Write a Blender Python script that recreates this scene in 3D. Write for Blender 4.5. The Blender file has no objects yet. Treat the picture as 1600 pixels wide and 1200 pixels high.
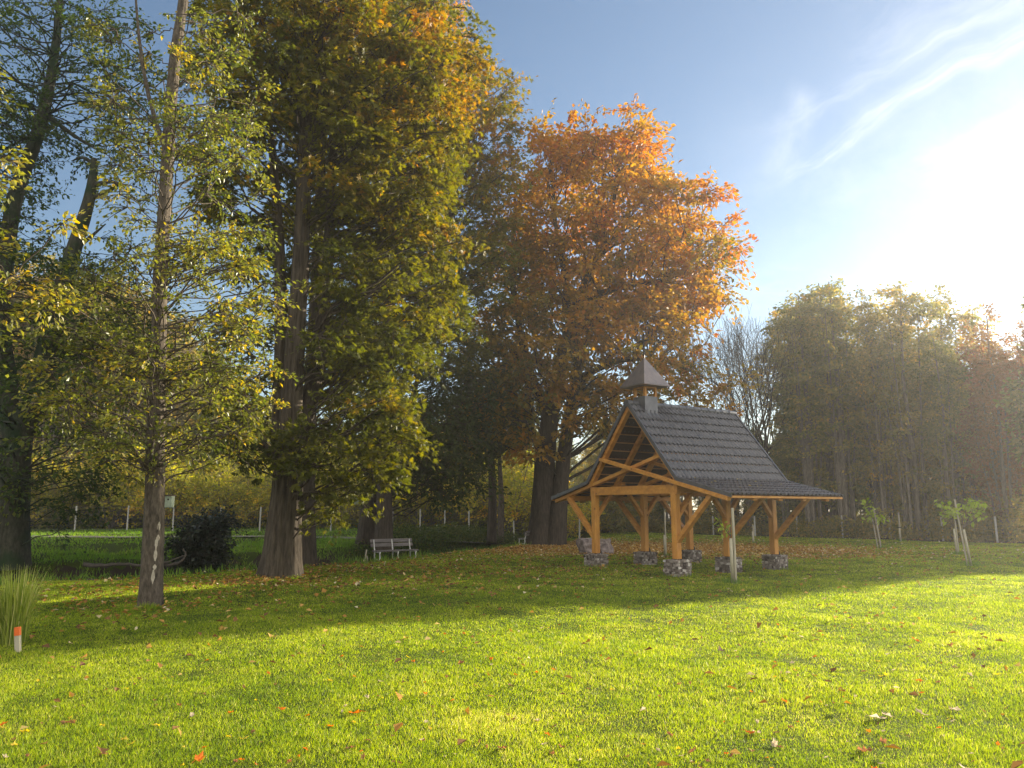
import bpy, bmesh, math, random
import numpy as np
from mathutils import Vector, Matrix
R = math.radians
S = bpy.context.scene
col = S.collection

# ------------------------------------------------------------ camera
CAMZ = 1.7
PITCH = R(9.3)
FPX = 1202.0
cd = bpy.data.cameras.new('camera'); cam = bpy.data.objects.new('camera', cd); col.objects.link(cam)
cd.sensor_width = 36.0; cd.lens = FPX / 1600 * 36.0
cd.clip_start = 0.05; cd.clip_end = 3000
cam.location = (0, 0, CAMZ); cam.rotation_euler = (math.pi/2 + PITCH, 0, 0)
S.camera = cam

# ------------------------------------------------------------ light
SUN_AZ, SUN_EL = R(54), R(14.7)
sl = bpy.data.lights.new('sun', 'SUN'); sl.energy = 5.0; sl.angle = R(0.5); sl.color = (1.0, 0.89, 0.70)
so = bpy.data.objects.new('sun', sl); col.objects.link(so)
sdir = Vector((math.sin(SUN_AZ)*math.cos(SUN_EL), math.cos(SUN_AZ)*math.cos(SUN_EL), math.sin(SUN_EL)))
so.rotation_euler = sdir.to_track_quat('Z', 'Y').to_euler(); so.location = (60, 50, 30)
S.view_settings.view_transform = 'Standard'; S.view_settings.look = 'None'
S.view_settings.exposure = 1.62; S.view_settings.gamma = 1
S.cycles.use_denoising = True
S.cycles.max_bounces = 8; S.cycles.diffuse_bounces = 4; S.cycles.glossy_bounces = 2
S.cycles.transmission_bounces = 4; S.cycles.transparent_max_bounces = 4; S.cycles.volume_bounces = 0
S.cycles.use_adaptive_sampling = True; S.cycles.adaptive_threshold = 0.02

def ray(px, py):
    x = (px-800)/FPX; u = (600-py)/FPX
    return np.array([x, math.cos(PITCH)-u*math.sin(PITCH), math.sin(PITCH)+u*math.cos(PITCH)])
def gp(px, py, z=0.0):            # point of the ground seen at a pixel of the photograph
    r = ray(px, py); t = (z-CAMZ)/r[2]; return np.array([r[0]*t, r[1]*t, z])
def at(px, py, Y):                # point at depth Y seen at a pixel
    r = ray(px, py); t = Y/r[1]; return np.array([r[0]*t, Y, CAMZ+r[2]*t])

# world: Nishita sky + wispy cirrus
w = bpy.data.worlds.new('World'); S.world = w; w.use_nodes = True
nt = w.node_tree; nt.nodes.clear()
def N(t, **k):
    n = nt.nodes.new(t)
    for a, b in k.items(): setattr(n, a, b)
    return n
def L(a, b): nt.links.new(a, b)
sky = N('ShaderNodeTexSky', sky_type='NISHITA', sun_disc=False); sky.sun_elevation = SUN_EL; sky.sun_rotation = SUN_AZ
sky.air_density = 1.0; sky.dust_density = 0.05; sky.ozone_density = 1.5; sky.altitude = 300
tc = N('ShaderNodeTexCoord')
def math_(op, a, b=None, c=None, clamp=False):
    m = N('ShaderNodeMath', operation=op); m.use_clamp = clamp
    for i, v in enumerate((a, b, c)):
        if v is None: continue
        if isinstance(v, (int, float)): m.inputs[i].default_value = v
        else: L(v, m.inputs[i])
    return m.outputs[0]
warp = N('ShaderNodeTexNoise'); warp.inputs['Scale'].default_value = 5; warp.inputs['Detail'].default_value = 4
L(tc.outputs['Generated'], warp.inputs['Vector'])
wv = N('ShaderNodeVectorMath', operation='MULTIPLY_ADD'); L(warp.outputs['Color'], wv.inputs[0])
wv.inputs[1].default_value = (0.10, 0.10, 0.10); L(tc.outputs['Generated'], wv.inputs[2])
v0 = wv.outputs[0]
OFF = Vector((0.05, 0.05, 0.05))
def streak(p0, p1, width, amp, scale=14, thr=.42):
    a = Vector(ray(*p0)).normalized(); b = Vector(ray(*p1)).normalized()
    n = a.cross(b).normalized(); al = (b-a).normalized(); up = n.cross(al).normalized()
    def dot(v):
        d = N('ShaderNodeVectorMath', operation='DOT_PRODUCT'); L(v0, d.inputs[0]); d.inputs[1].default_value = v; return d.outputs['Value']
    dn = math_('ABSOLUTE', math_('SUBTRACT', dot(n), OFF.dot(n)))
    m1 = N('ShaderNodeMapRange', interpolation_type='SMOOTHSTEP'); L(dn, m1.inputs[0]); m1.inputs[1].default_value = width; m1.inputs[2].default_value = 0; 
    da = math_('SUBTRACT', dot(al), OFF.dot(al) + a.dot(al)); ln = (b-a).length
    mid = math_('ABSOLUTE', math_('SUBTRACT', da, ln/2))
    m2 = N('ShaderNodeMapRange', interpolation_type='SMOOTHSTEP'); L(mid, m2.inputs[0]); m2.inputs[1].default_value = ln*.62; m2.inputs[2].default_value = ln*.3
    cx = N('ShaderNodeCombineXYZ'); L(math_('MULTIPLY', dot(al), 4.0), cx.inputs[0]); L(math_('MULTIPLY', dot(n), scale), cx.inputs[1]); L(math_('MULTIPLY', dot(up), 3), cx.inputs[2])
    ns = N('ShaderNodeTexNoise'); ns.inputs['Scale'].default_value = 1.6; ns.inputs['Detail'].default_value = 6; ns.inputs['Roughness'].default_value = .6
    L(cx.outputs[0], ns.inputs['Vector'])
    m3 = N('ShaderNodeMapRange'); L(ns.outputs[0], m3.inputs[0]); m3.inputs[1].default_value = thr; m3.inputs[2].default_value = thr+.28
    return math_('MULTIPLY', math_('MULTIPLY', m1.outputs[0], m2.outputs[0]), math_('MULTIPLY', m3.outputs[0], amp))
sts = [streak((1215, 285), (1640, 30), .020, .34, 30, .38), streak((1200, 280), (1270, 140), .03, .22, 12, .36),
       streak((1430, 270), (1720, 130), .022, .5, 22, .36), streak((1200, 210), (1620, -20), .018, .22, 30, .40), streak((1330, 60), (1700, -60), .10, .20, 8, .40),
       streak((1150, 300), (1700, 200), .16, .16, 5, .42), streak((1150, 480), (1650, 440), .05, .22, 14, .42)]
acc = sts[0]
for s_ in sts[1:]: acc = math_('ADD', acc, s_)
acc = math_('MINIMUM', acc, .75)
mx = N('ShaderNodeMix', data_type='RGBA'); L(acc, mx.inputs[0]); L(sky.outputs[0], mx.inputs[6])
mx.inputs[7].default_value = (8.0, 8.2, 8.6, 1)
# bright cloud sheet added behind the camera, out of view, to fill the shade
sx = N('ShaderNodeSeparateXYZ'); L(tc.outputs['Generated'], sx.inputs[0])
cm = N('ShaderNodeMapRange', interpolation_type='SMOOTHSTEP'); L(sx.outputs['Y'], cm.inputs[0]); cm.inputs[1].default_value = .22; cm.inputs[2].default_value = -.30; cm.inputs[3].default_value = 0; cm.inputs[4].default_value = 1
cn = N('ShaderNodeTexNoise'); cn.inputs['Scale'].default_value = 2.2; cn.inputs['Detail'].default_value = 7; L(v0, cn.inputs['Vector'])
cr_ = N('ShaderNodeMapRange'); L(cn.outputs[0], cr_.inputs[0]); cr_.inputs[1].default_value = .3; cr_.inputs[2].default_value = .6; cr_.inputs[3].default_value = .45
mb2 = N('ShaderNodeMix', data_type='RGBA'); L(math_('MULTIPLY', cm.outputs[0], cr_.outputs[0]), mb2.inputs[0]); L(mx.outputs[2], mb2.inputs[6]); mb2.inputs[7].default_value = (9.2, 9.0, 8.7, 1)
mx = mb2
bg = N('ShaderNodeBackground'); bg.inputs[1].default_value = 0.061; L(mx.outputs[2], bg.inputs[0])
wo = N('ShaderNodeOutputWorld'); L(bg.outputs[0], wo.inputs[0])

# ------------------------------------------------------------ helpers
rng = np.random.default_rng(7)
random.seed(7)
def tag(o, label=None, cat=None, group=None, kind=None):
    if label: o['label'] = label
    if cat: o['category'] = cat
    if group: o['group'] = group
    if kind: o['kind'] = kind
    return o
def empty(name, loc=(0, 0, 0), rz=0):
    o = bpy.data.objects.new(name, None); col.objects.link(o); o.location = loc; o.rotation_euler = (0, 0, rz)
    o.empty_display_size = .2; return o
def npmesh(name, V, F, mat=None, hue=None, smooth=False):
    me = bpy.data.meshes.new(name); V = np.asarray(V, np.float32); F = np.asarray(F, np.int32)
    n, k = F.shape
    me.vertices.add(len(V)); me.vertices.foreach_set('co', V.ravel())
    me.loops.add(n*k); me.loops.foreach_set('vertex_index', F.ravel())
    me.polygons.add(n); me.polygons.foreach_set('loop_start', np.arange(n, dtype=np.int32)*k)
    me.update(calc_edges=True)
    me.polygons.foreach_set('use_smooth', np.full(n, smooth, bool))
    if hue is not None:
        a = me.attributes.new('hue', 'FLOAT', 'FACE'); a.data.foreach_set('value', np.asarray(hue, np.float32))
    if mat: me.materials.append(mat)
    return me
def link(name, me, parent=None, loc=None):
    o = bpy.data.objects.new(name, me); col.objects.link(o)
    if parent: o.parent = parent
    if loc is not None: o.location = loc
    return o
class MB:                                   # collects polygons of any size into one mesh
    def __init__(s): s.v = []; s.f = []
    def add(s, V, F):
        b = len(s.v); s.v += [tuple(p) for p in V]; s.f += [tuple(i+b for i in f) for f in F]
    def box(s, c, sz, rz=0, rot=None):
        V = [Vector((x*sz[0]/2, y*sz[1]/2, z*sz[2]/2)) for x in (-1, 1) for y in (-1, 1) for z in (-1, 1)]
        M = rot if rot is not None else Matrix.Rotation(rz, 3, 'Z')
        s.add([M@v+Vector(c) for v in V], [(0, 1, 3, 2), (4, 6, 7, 5), (0, 4, 5, 1), (2, 3, 7, 6), (0, 2, 6, 4), (1, 5, 7, 3)])
    def beam(s, a, b, wd, ht, up=(0, 0, 1)):  # rectangular beam from a to b
        a = Vector(a); b = Vector(b); d = b-a; l = d.length; d.normalize()
        x = d.cross(Vector(up)); x.normalize(); z = x.cross(d)
        M = Matrix((x, d, z)).transposed()
        s.box((a+b)/2, (wd, l, ht), rot=M)
    def tube(s, pts, rad, k=8, cap=True):
        V, F = tube(np.array([tuple(p) for p in pts], float), np.array(rad, float), k)
        b = len(V); F = [tuple(f) for f in F]
        if cap: F += [tuple(range(k))[::-1], tuple(range(b-k, b))]
        s.add(V, F)
    def build(s, name, mat, parent=None, bevel=0, smooth=False):
        me = bpy.data.meshes.new(name); me.from_pydata(s.v, [], s.f); me.update()
        if mat: me.materials.append(mat)
        if bevel:
            bm = bmesh.new(); bm.from_mesh(me); bmesh.ops.bevel(bm, geom=bm.edges[:], offset=bevel, segments=1, affect='EDGES'); bm.to_mesh(me); bm.free()
        if smooth:
            for p in me.polygons: p.use_smooth = True
        return link(name, me, parent)
def tube(P, Rd, k=6, lobes=None):
    n = len(P); T = np.gradient(P, axis=0); T /= np.linalg.norm(T, axis=1)[:, None]+1e-9
    ref = np.array([0, 1.0, 0]) if abs(T[0][1]) < .8 else np.array([1.0, 0, 0])
    A = np.cross(T, ref); A /= np.linalg.norm(A, axis=1)[:, None]+1e-9; B = np.cross(T, A)
    th = np.arange(k)*2*np.pi/k
    rr = Rd[:, None]*np.ones(k)[None, :]
    if lobes is not None: rr = rr*lobes
    V = P[:, None, :]+rr[:, :, None]*(np.cos(th)[None, :, None]*A[:, None, :]+np.sin(th)[None, :, None]*B[:, None, :])
    i = np.arange(n-1)[:, None]*k; j = np.arange(k)[None, :]; j2 = (j+1) % k
    F = np.stack([i+j, i+j2, i+k+j2, i+k+j], -1).reshape(-1, 4)
    return V.reshape(-1, 3), F
class QB:                                    # big quad collector (numpy)
    def __init__(s): s.V = []; s.F = []; s.H = []; s.n = 0
    def add(s, V, F, h=None):
        s.V.append(V); s.F.append(F+s.n); s.n += len(V)
        if h is not None: s.H.append(h)
    def mesh(s, name, mat, smooth=False):
        return npmesh(name, np.concatenate(s.V), np.concatenate(s.F), mat, np.concatenate(s.H) if s.H else None, smooth)
def cards(C, D, Nn, l, wd, fold=.18):        # rhombic leaves
    D = D/(np.linalg.norm(D, axis=1)[:, None]+1e-9); s = np.cross(D, Nn); s /= np.linalg.norm(s, axis=1)[:, None]+1e-9
    n = np.cross(s, D); l = np.asarray(l)[:, None]; wd = np.asarray(wd)[:, None]
    V = np.stack([C, C+D*l*.5+s*wd*.5+n*wd*fold, C+D*l, C+D*l*.5-s*wd*.5+n*wd*fold], 1)
    F = np.arange(len(C)*4).reshape(-1, 4)
    return V.reshape(-1, 3), F
def unit(v): return v/(np.linalg.norm(v, axis=-1, keepdims=True)+1e-9)
def smooth01(x): x = np.clip(x, 0, 1); return x*x*(3-2*x)
def vnoise(x, y, seed=0):                    # value noise 2D
    xi = np.floor(x).astype(int); yi = np.floor(y).astype(int); fx = x-xi; fy = y-yi
    fx = fx*fx*(3-2*fx); fy = fy*fy*(3-2*fy)
    def h(a, b):
        n = (a*374761393+b*668265263+seed*1442695041) & 0x7fffffff; n = (n ^ (n >> 13))*1274126177 & 0x7fffffff
        return ((n ^ (n >> 16)) & 0xffff)/65535.0
    return (h(xi, yi)*(1-fx)+h(xi+1, yi)*fx)*(1-fy)+(h(xi, yi+1)*(1-fx)+h(xi+1, yi+1)*fx)*fy

# ------------------------------------------------------------ materials
def newmat(name):
    m = bpy.data.materials.new(name); m.use_nodes = True; t = m.node_tree; t.nodes.clear()
    out = t.nodes.new('ShaderNodeOutputMaterial'); return m, t, out
def ramp(t, stops):
    r = t.nodes.new('ShaderNodeValToRGB'); e = r.color_ramp.elements
    e[0].position = stops[0][0]; e[0].color = (*stops[0][1], 1); e[1].position = stops[-1][0]; e[1].color = (*stops[-1][1], 1)
    for p, c in stops[1:-1]:
        x = e.new(p); x.color = (*c, 1)
    return r
def leafmat(name, stops, trans=.45, rough=.5, spec=.3, gain=1.3):
    m, t, out = newmat(name)
    a = t.nodes.new('ShaderNodeAttribute'); a.attribute_name = 'hue'
    r = ramp(t, [(q_, tuple(min(.8, c_*gain) for c_ in cc)) for q_, cc in stops]); t.links.new(a.outputs['Fac'], r.inputs[0])
    p = t.nodes.new('ShaderNodeBsdfPrincipled'); p.inputs['Roughness'].default_value = rough; p.inputs['Specular IOR Level'].default_value = spec
    t.links.new(r.outputs[0], p.inputs['Base Color'])
    tr = t.nodes.new('ShaderNodeBsdfTranslucent')
    hs = t.nodes.new('ShaderNodeHueSaturation'); hs.inputs['Saturation'].default_value = 1.15; hs.inputs['Value'].default_value = 1.7
    t.links.new(r.outputs[0], hs.inputs['Color']); t.links.new(hs.outputs[0], tr.inputs['Color'])
    x = t.nodes.new('ShaderNodeMixShader'); x.inputs[0].default_value = trans
    t.links.new(p.outputs[0], x.inputs[1]); t.links.new(tr.outputs[0], x.inputs[2]); t.links.new(x.outputs[0], out.inputs[0])
    return m
def barkmat(name, c1, c2, scale=6, stretch=.18, bump=.6, moss=None):
    m, t, out = newmat(name)
    tc = t.nodes.new('ShaderNodeTexCoord'); mp = t.nodes.new('ShaderNodeMapping'); mp.inputs['Scale'].default_value = (1, 1, stretch)
    t.links.new(tc.outputs['Object'], mp.inputs[0])
    n = t.nodes.new('ShaderNodeTexNoise'); n.inputs['Scale'].default_value = scale*3; n.inputs['Detail'].default_value = 8; n.inputs['Roughness'].default_value = .7
    t.links.new(mp.outputs[0], n.inputs[0])
    r = ramp(t, [(.36, c1), (.62, c2)]); t.links.new(n.outputs[0], r.inputs[0])
    last = r.outputs[0]
    if moss:
        n2 = t.nodes.new('ShaderNodeTexNoise'); n2.inputs['Scale'].default_value = 1.3; n2.inputs['Detail'].default_value = 5
        t.links.new(tc.outputs['Object'], n2.inputs[0]); rr = ramp(t, [(.48, (0, 0, 0)), (.66, (1, 1, 1))]); t.links.new(n2.outputs[0], rr.inputs[0])
        mx = t.nodes.new('ShaderNodeMix'); mx.data_type = 'RGBA'; t.links.new(rr.outputs[0], mx.inputs[0]); t.links.new(last, mx.inputs[6]); mx.inputs[7].default_value = (*moss, 1); last = mx.outputs[2]
    p = t.nodes.new('ShaderNodeBsdfPrincipled'); p.inputs['Roughness'].default_value = .9; p.inputs['Specular IOR Level'].default_value = .2
    t.links.new(last, p.inputs['Base Color'])
    b = t.nodes.new('ShaderNodeBump'); b.inputs['Strength'].default_value = bump; b.inputs['Distance'].default_value = .03
    t.links.new(n.outputs[0], b.inputs['Height']); t.links.new(b.outputs[0], p.inputs['Normal']); t.links.new(p.outputs[0], out.inputs[0])
    return m
def plain(name, c1, c2=None, scale=8, rough=.7, bump=.2, stretch=(1, 1, 1), metal=0, spec=.4, coord='Object'):
    m, t, out = newmat(name); c2 = c2 or tuple(x*.75 for x in c1)
    tc = t.nodes.new('ShaderNodeTexCoord'); mp = t.nodes.new('ShaderNodeMapping'); mp.inputs['Scale'].default_value = stretch
    t.links.new(tc.outputs[coord], mp.inputs[0])
    n = t.nodes.new('ShaderNodeTexNoise'); n.inputs['Scale'].default_value = scale; n.inputs['Detail'].default_value = 7; n.inputs['Roughness'].default_value = .65
    t.links.new(mp.outputs[0], n.inputs[0]); r = ramp(t, [(.32, c2), (.68, c1)]); t.links.new(n.outputs[0], r.inputs[0])
    p = t.nodes.new('ShaderNodeBsdfPrincipled'); p.inputs['Roughness'].default_value = rough; p.inputs['Metallic'].default_value = metal; p.inputs['Specular IOR Level'].default_value = spec
    t.links.new(r.outputs[0], p.inputs['Base Color'])
    if bump:
        b = t.nodes.new('ShaderNodeBump'); b.inputs['Strength'].default_value = bump; b.inputs['Distance'].default_value = .01
        t.links.new(n.outputs[0], b.inputs['Height']); t.links.new(b.outputs[0], p.inputs['Normal'])
    t.links.new(p.outputs[0], out.inputs[0]); return m
def rubble(name):
    m, t, out = newmat(name)
    tc = t.nodes.new('ShaderNodeTexCoord')
    v = t.nodes.new('ShaderNodeTexVoronoi'); v.inputs['Scale'].default_value = 17; t.links.new(tc.outputs['Object'], v.inputs['Vector'])
    e = t.nodes.new('ShaderNodeTexVoronoi'); e.feature = 'DISTANCE_TO_EDGE'; e.inputs['Scale'].default_value = 17; t.links.new(tc.outputs['Object'], e.inputs['Vector'])
    sep = t.nodes.new('ShaderNodeSeparateColor'); t.links.new(v.outputs['Color'], sep.inputs[0])
    r = ramp(t, [(0, (.14, .11, .09)), (.35, (.27, .22, .18)), (.7, (.40, .34, .29)), (1, (.58, .51, .44))]); t.links.new(sep.outputs[0], r.inputs[0])
    r2 = ramp(t, [(.0, (.12, .12, .12)), (.07, (1, 1, 1))]); t.links.new(e.outputs['Distance'], r2.inputs[0])
    mx = t.nodes.new('ShaderNodeMix'); mx.data_type = 'RGBA'; mx.blend_type = 'MULTIPLY'; mx.inputs[0].default_value = 1
    t.links.new(r.outputs[0], mx.inputs[6]); t.links.new(r2.outputs[0], mx.inputs[7])
    p = t.nodes.new('ShaderNodeBsdfPrincipled'); p.inputs['Roughness'].default_value = .85; t.links.new(mx.outputs[2], p.inputs['Base Color'])
    b = t.nodes.new('ShaderNodeBump'); b.inputs['Strength'].default_value = 1; b.inputs['Distance'].default_value = .04
    t.links.new(r2.outputs[0], b.inputs['Height']); t.links.new(b.outputs[0], p.inputs['Normal']); t.links.new(p.outputs[0], out.inputs[0]); return m

M_WOOD = plain('honey_wood', (.68, .32, .058), (.42, .17, .026), 7, .55, .25, (1, 1, .25))
M_WOODX = plain('honey_wood_beam', (.64, .30, .054), (.40, .155, .024), 8, .55, .2, (.6, .6, 1))
for m_ in (M_WOOD, M_WOODX):
    t = m_.node_tree; pr = [n for n in t.nodes if n.type == 'BSDF_PRINCIPLED'][0]; src = pr.inputs['Base Color'].links[0].from_socket
    tcx = t.nodes.new('ShaderNodeTexCoord'); vo = t.nodes.new('ShaderNodeTexVoronoi'); vo.inputs['Scale'].default_value = 3.1; t.links.new(tcx.outputs['Object'], vo.inputs['Vector'])
    rk = ramp(t, [(.06, (.30, .20, .14)), (.13, (1, 1, 1))]); t.links.new(vo.outputs['Distance'], rk.inputs[0])
    mk = t.nodes.new('ShaderNodeMix'); mk.data_type = 'RGBA'; mk.blend_type = 'MULTIPLY'; mk.inputs[0].default_value = .8; t.links.new(src, mk.inputs[6]); t.links.new(rk.outputs[0], mk.inputs[7]); t.links.new(mk.outputs[2], pr.inputs['Base Color'])
M_BATTEN = plain('batten_wood', (.46, .24, .10), (.34, .16, .06), 6, .6, .1)
M_TILE = plain('slate_tile', (.088, .087, .098), (.042, .042, .05), 6, .40, .12, spec=.7)
M_TILEU = plain('tile_underside', (.06, .035, .028), (.04, .02, .018), 3, .8, 0)
M_COPPER = plain('weathered_copper', (.22, .175, .165), (.12, .11, .115), 4, .42, .1, (1, 1, .4), metal=.5)
M_LEAD = plain('grey_sheet_metal', (.17, .17, .185), (.11, .11, .12), 4, .45, .1, metal=.5)
M_DARKM = plain('dark_metal', (.03, .025, .022), (.02, .018, .016), 8, .5, 0, metal=.6)
M_RUBBLE = rubble('rubble_stone')
M_ROCK = plain('boulder_rock', (.36, .29, .27), (.10, .075, .07), 4, .85, 1.0)
M_STAKE = plain('pale_stake', (.46, .41, .31), (.33, .29, .21), 9, .8, .2, (1, 1, .2))
M_GUARD = plain('plastic_guard', (.40, .36, .25), (.30, .27, .19), 7, .55, .05)
M_WHITE = plain('white_iron', (.62, .60, .55), (.48, .46, .42), 14, .55, .1)
M_GREYWOOD = plain('grey_bench_wood', (.17, .145, .135), (.11, .095, .085), 10, .7, .2, (.3, 1, 1))
M_POST = plain('concrete_post', (.50, .48, .42), (.36, .34, .30), 12, .85, .2)
M_WIRE = plain('fence_wire', (.10, .11, .10), None, 5, .6, 0, metal=.3)
M_ORANGE = plain('orange_paint', (.75, .15, .02), (.62, .11, .015), 20, .5, .1)
M_NEST = plain('nest_box_wood', (.30, .34, .26), (.20, .23, .17), 10, .8, .2)
M_SOIL = plain('bank_soil', (.06, .042, .028), (.025, .018, .012), 3, .95, .8)
M_ROOT = plain('bare_root_wood', (.10, .08, .06), (.05, .04, .03), 9, .8, .4)
M_BARK_BIG = barkmat('chestnut_bark', (.028, .021, .015), (.115, .092, .066), 4, .10, 1.0)
M_BARK_DARK = barkmat('dark_bark', (.03, .024, .018), (.085, .066, .05), 5, .15, .8)
M_BARK_GREY = barkmat('grey_bark', (.045, .036, .027), (.15, .12, .09), 7, .3, .9)
M_BARK_IVY = barkmat('ivy_bark', (.03, .03, .02), (.08, .075, .05), 5, .3, .8, moss=(.02, .04, .014))
M_BARK_FAR = barkmat('woods_bark', (.09, .075, .06), (.22, .185, .15), 5, .25, .5)

G1, G2 = (.040, .070, .010), (.085, .120, .015)
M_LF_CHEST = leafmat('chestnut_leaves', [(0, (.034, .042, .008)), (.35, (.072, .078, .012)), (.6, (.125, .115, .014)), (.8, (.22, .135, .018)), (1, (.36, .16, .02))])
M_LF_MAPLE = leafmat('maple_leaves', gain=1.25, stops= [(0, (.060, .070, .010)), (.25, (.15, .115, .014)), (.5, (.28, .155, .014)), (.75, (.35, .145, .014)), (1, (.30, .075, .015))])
M_LF_YG = leafmat('hornbeam_leaves', [(0, (.045, .065, .012)), (.5, (.115, .125, .022)), (.85, (.20, .185, .035)), (1, (.34, .24, .04))], spec=.5, rough=.4)
M_LF_DK = leafmat('linden_leaves', [(0, (.022, .038, .008)), (.6, (.045, .062, .012)), (1, (.12, .10, .018))])
M_LF_ALD = leafmat('alder_leaves', [(0, (.025, .042, .010)), (.6, (.05, .075, .014)), (1, (.11, .12, .02))])
M_LF_WOODS = leafmat('woods_leaves', gain=1.75, trans=.5, stops=[(0, (.055, .065, .020)), (.4, (.115, .105, .032)), (.75, (.19, .14, .04)), (1, (.28, .17, .045))])
M_LF_WIL = leafmat('willow_leaves', gain=1.6, stops=[(0, (.10, .12, .018)), (.5, (.22, .21, .03)), (.85, (.36, .28, .04)), (1, (.46, .27, .04))])
M_LF_RED = leafmat('reddish_leaves', [(0, (.08, .05, .02)), (.5, (.16, .085, .035)), (1, (.22, .09, .05))])
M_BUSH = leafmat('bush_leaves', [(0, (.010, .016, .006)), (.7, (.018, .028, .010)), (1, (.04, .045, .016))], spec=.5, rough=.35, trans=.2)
M_GRASS = leafmat('grass_blades', gain=1.6, stops=[(0, (.040, .080, .010)), (.5, (.155, .200, .013)), (.85, (.29, .305, .026)), (1, (.38, .33, .12))], trans=.5, rough=.5, spec=.25)
M_REED = leafmat('reed_blades', [(0, (.10, .15, .02)), (.6, (.24, .27, .05)), (1, (.50, .44, .20))], trans=.4)
M_BANKG = leafmat('bank_grass', [(0, (.06, .12, .014)), (.6, (.14, .23, .024)), (1, (.28, .26, .07))], trans=.4)
M_LIME = leafmat('sapling_leaves', [(0, (.13, .20, .02)), (1, (.34, .38, .06))], trans=.45)
M_LITTER = leafmat('fallen_leaves', [(0, (.13, .07, .035)), (.3, (.28, .15, .055)), (.55, (.48, .25, .06)), (.75, (.60, .40, .12)), (1, (.72, .62, .40))], trans=.2, rough=.8, spec=.1, gain=.85)

# ------------------------------------------------------------ terrain
EDGE = np.array([gp(-1400, 1040)[:2], gp(-100, 925)[:2], gp(60, 906)[:2], gp(200, 902)[:2], gp(370, 892)[:2], gp(550, 881)[:2], gp(700, 866)[:2], gp(850, 851)[:2], gp(885, 846)[:2], (6.5, 54), (6, 75), (2, 140)])
def edge_dist(X, Y):
    """signed distance beyond the lawn's edge (positive on the far side of the creek), and position along it"""
    best = np.full(X.shape, 1e9); sg = np.zeros(X.shape); par = np.zeros(X.shape); acc_ = 0
    for i in range(len(EDGE)-1):
        a, b = EDGE[i], EDGE[i+1]; d = b-a; l = np.linalg.norm(d)
        t = np.clip(((X-a[0])*d[0]+(Y-a[1])*d[1])/l**2, 0, 1); qx = a[0]+t*d[0]; qy = a[1]+t*d[1]
        dd = np.hypot(X-qx, Y-qy); s_ = np.sign(d[0]*(Y-a[1])-d[1]*(X-a[0])); u = dd < best
        best = np.where(u, dd, best); sg = np.where(u, s_, sg); par = np.where(u, acc_+t*l, par); acc_ += l
    return best*np.where(sg == 0, 1, sg), par
def terrain(X, Y):
    X = np.asarray(X, float); Y = np.asarray(Y, float)
    u, par = edge_dist(X, Y)
    prof = np.interp(u, [-.3, .3, 1.5, 2.9, 4.2, 4.9, 6.2, 12, 20], [0, -.05, -.55, -1.25, -1.25, -.75, .05, .35, .4])
    k = smooth01((46-Y)/12.0)*.55+.45
    far = np.clip(prof, 0, 1); neg = np.clip(prof, -2, 0)
    z = far+neg*k
    z += .07*(vnoise(X*.35, Y*.35)-.5)+.02*(vnoise(X*1.3, Y*1.3, 3)-.5)
    z += np.where((u > .2) & (u < 12), .16*(vnoise(X*1.1, Y*1.1, 5)-.5), 0)
    return z
def tz(x, y): return float(terrain(np.array([x]), np.array([y]))[0])
xs = np.unique(np.concatenate([np.linspace(-600, -60, 22), np.arange(-60, 70, .6), np.linspace(70, 600, 22)]))
ys = np.unique(np.concatenate([np.linspace(-280, -6, 12), np.arange(-6, 90, .45), np.linspace(90, 780, 26)]))
X, Y = np.meshgrid(xs, ys); Z = terrain(X, Y)
nx, ny = len(xs), len(ys); i, j = np.meshgrid(np.arange(nx-1), np.arange(ny-1)); b0 = j*nx+i
F = np.stack([b0, b0+1, b0+nx+1, b0+nx], -1).reshape(-1, 4)
m, t, out = newmat('lawn_ground')
tcn = t.nodes.new('ShaderNodeTexCoord')
n1 = t.nodes.new('ShaderNodeTexNoise'); n1.inputs['Scale'].default_value = 45; n1.inputs['Detail'].default_value = 6; t.links.new(tcn.outputs['Object'], n1.inputs[0])
r1 = ramp(t, [(.3, (.022, .036, .006)), (.7, (.085, .115, .014))]); t.links.new(n1.outputs[0], r1.inputs[0])
n2 = t.nodes.new('ShaderNodeTexNoise'); n2.inputs['Scale'].default_value = .5; n2.inputs['Detail'].default_value = 5; t.links.new(tcn.outputs['Object'], n2.inputs[0])
r2 = ramp(t, [(.35, (.85, .85, .8)), (.65, (1.15, 1.05, .9))]); t.links.new(n2.outputs[0], r2.inputs[0])
mxn = t.nodes.new('ShaderNodeMix'); mxn.data_type = 'RGBA'; mxn.blend_type = 'MULTIPLY'; mxn.inputs[0].default_value = 1; t.links.new(r1.outputs[0], mxn.inputs[6]); t.links.new(r2.outputs[0], mxn.inputs[7])
at_ = t.nodes.new('ShaderNodeAttribute'); at_.attribute_name = 'hue'
n3 = t.nodes.new('ShaderNodeTexNoise'); n3.inputs['Scale'].default_value = 2.5; n3.inputs['Detail'].default_value = 6; t.links.new(tcn.outputs['Object'], n3.inputs[0])
ad = t.nodes.new('ShaderNodeMath'); ad.operation = 'MULTIPLY_ADD'; t.links.new(n3.outputs[0], ad.inputs[0]); ad.inputs[1].default_value = .9; t.links.new(at_.outputs['Fac'], ad.inputs[2])
r3 = ramp(t, [(.93, (0, 0, 0)), (1.0, (1, 1, 1))]); t.links.new(ad.outputs[0], r3.inputs[0])
mx2 = t.nodes.new('ShaderNodeMix'); mx2.data_type = 'RGBA'; t.links.new(r3.outputs[0], mx2.inputs[0]); t.links.new(mxn.outputs[2], mx2.inputs[6]); mx2.inputs[7].default_value = (.045, .032, .022, 1)
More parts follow.
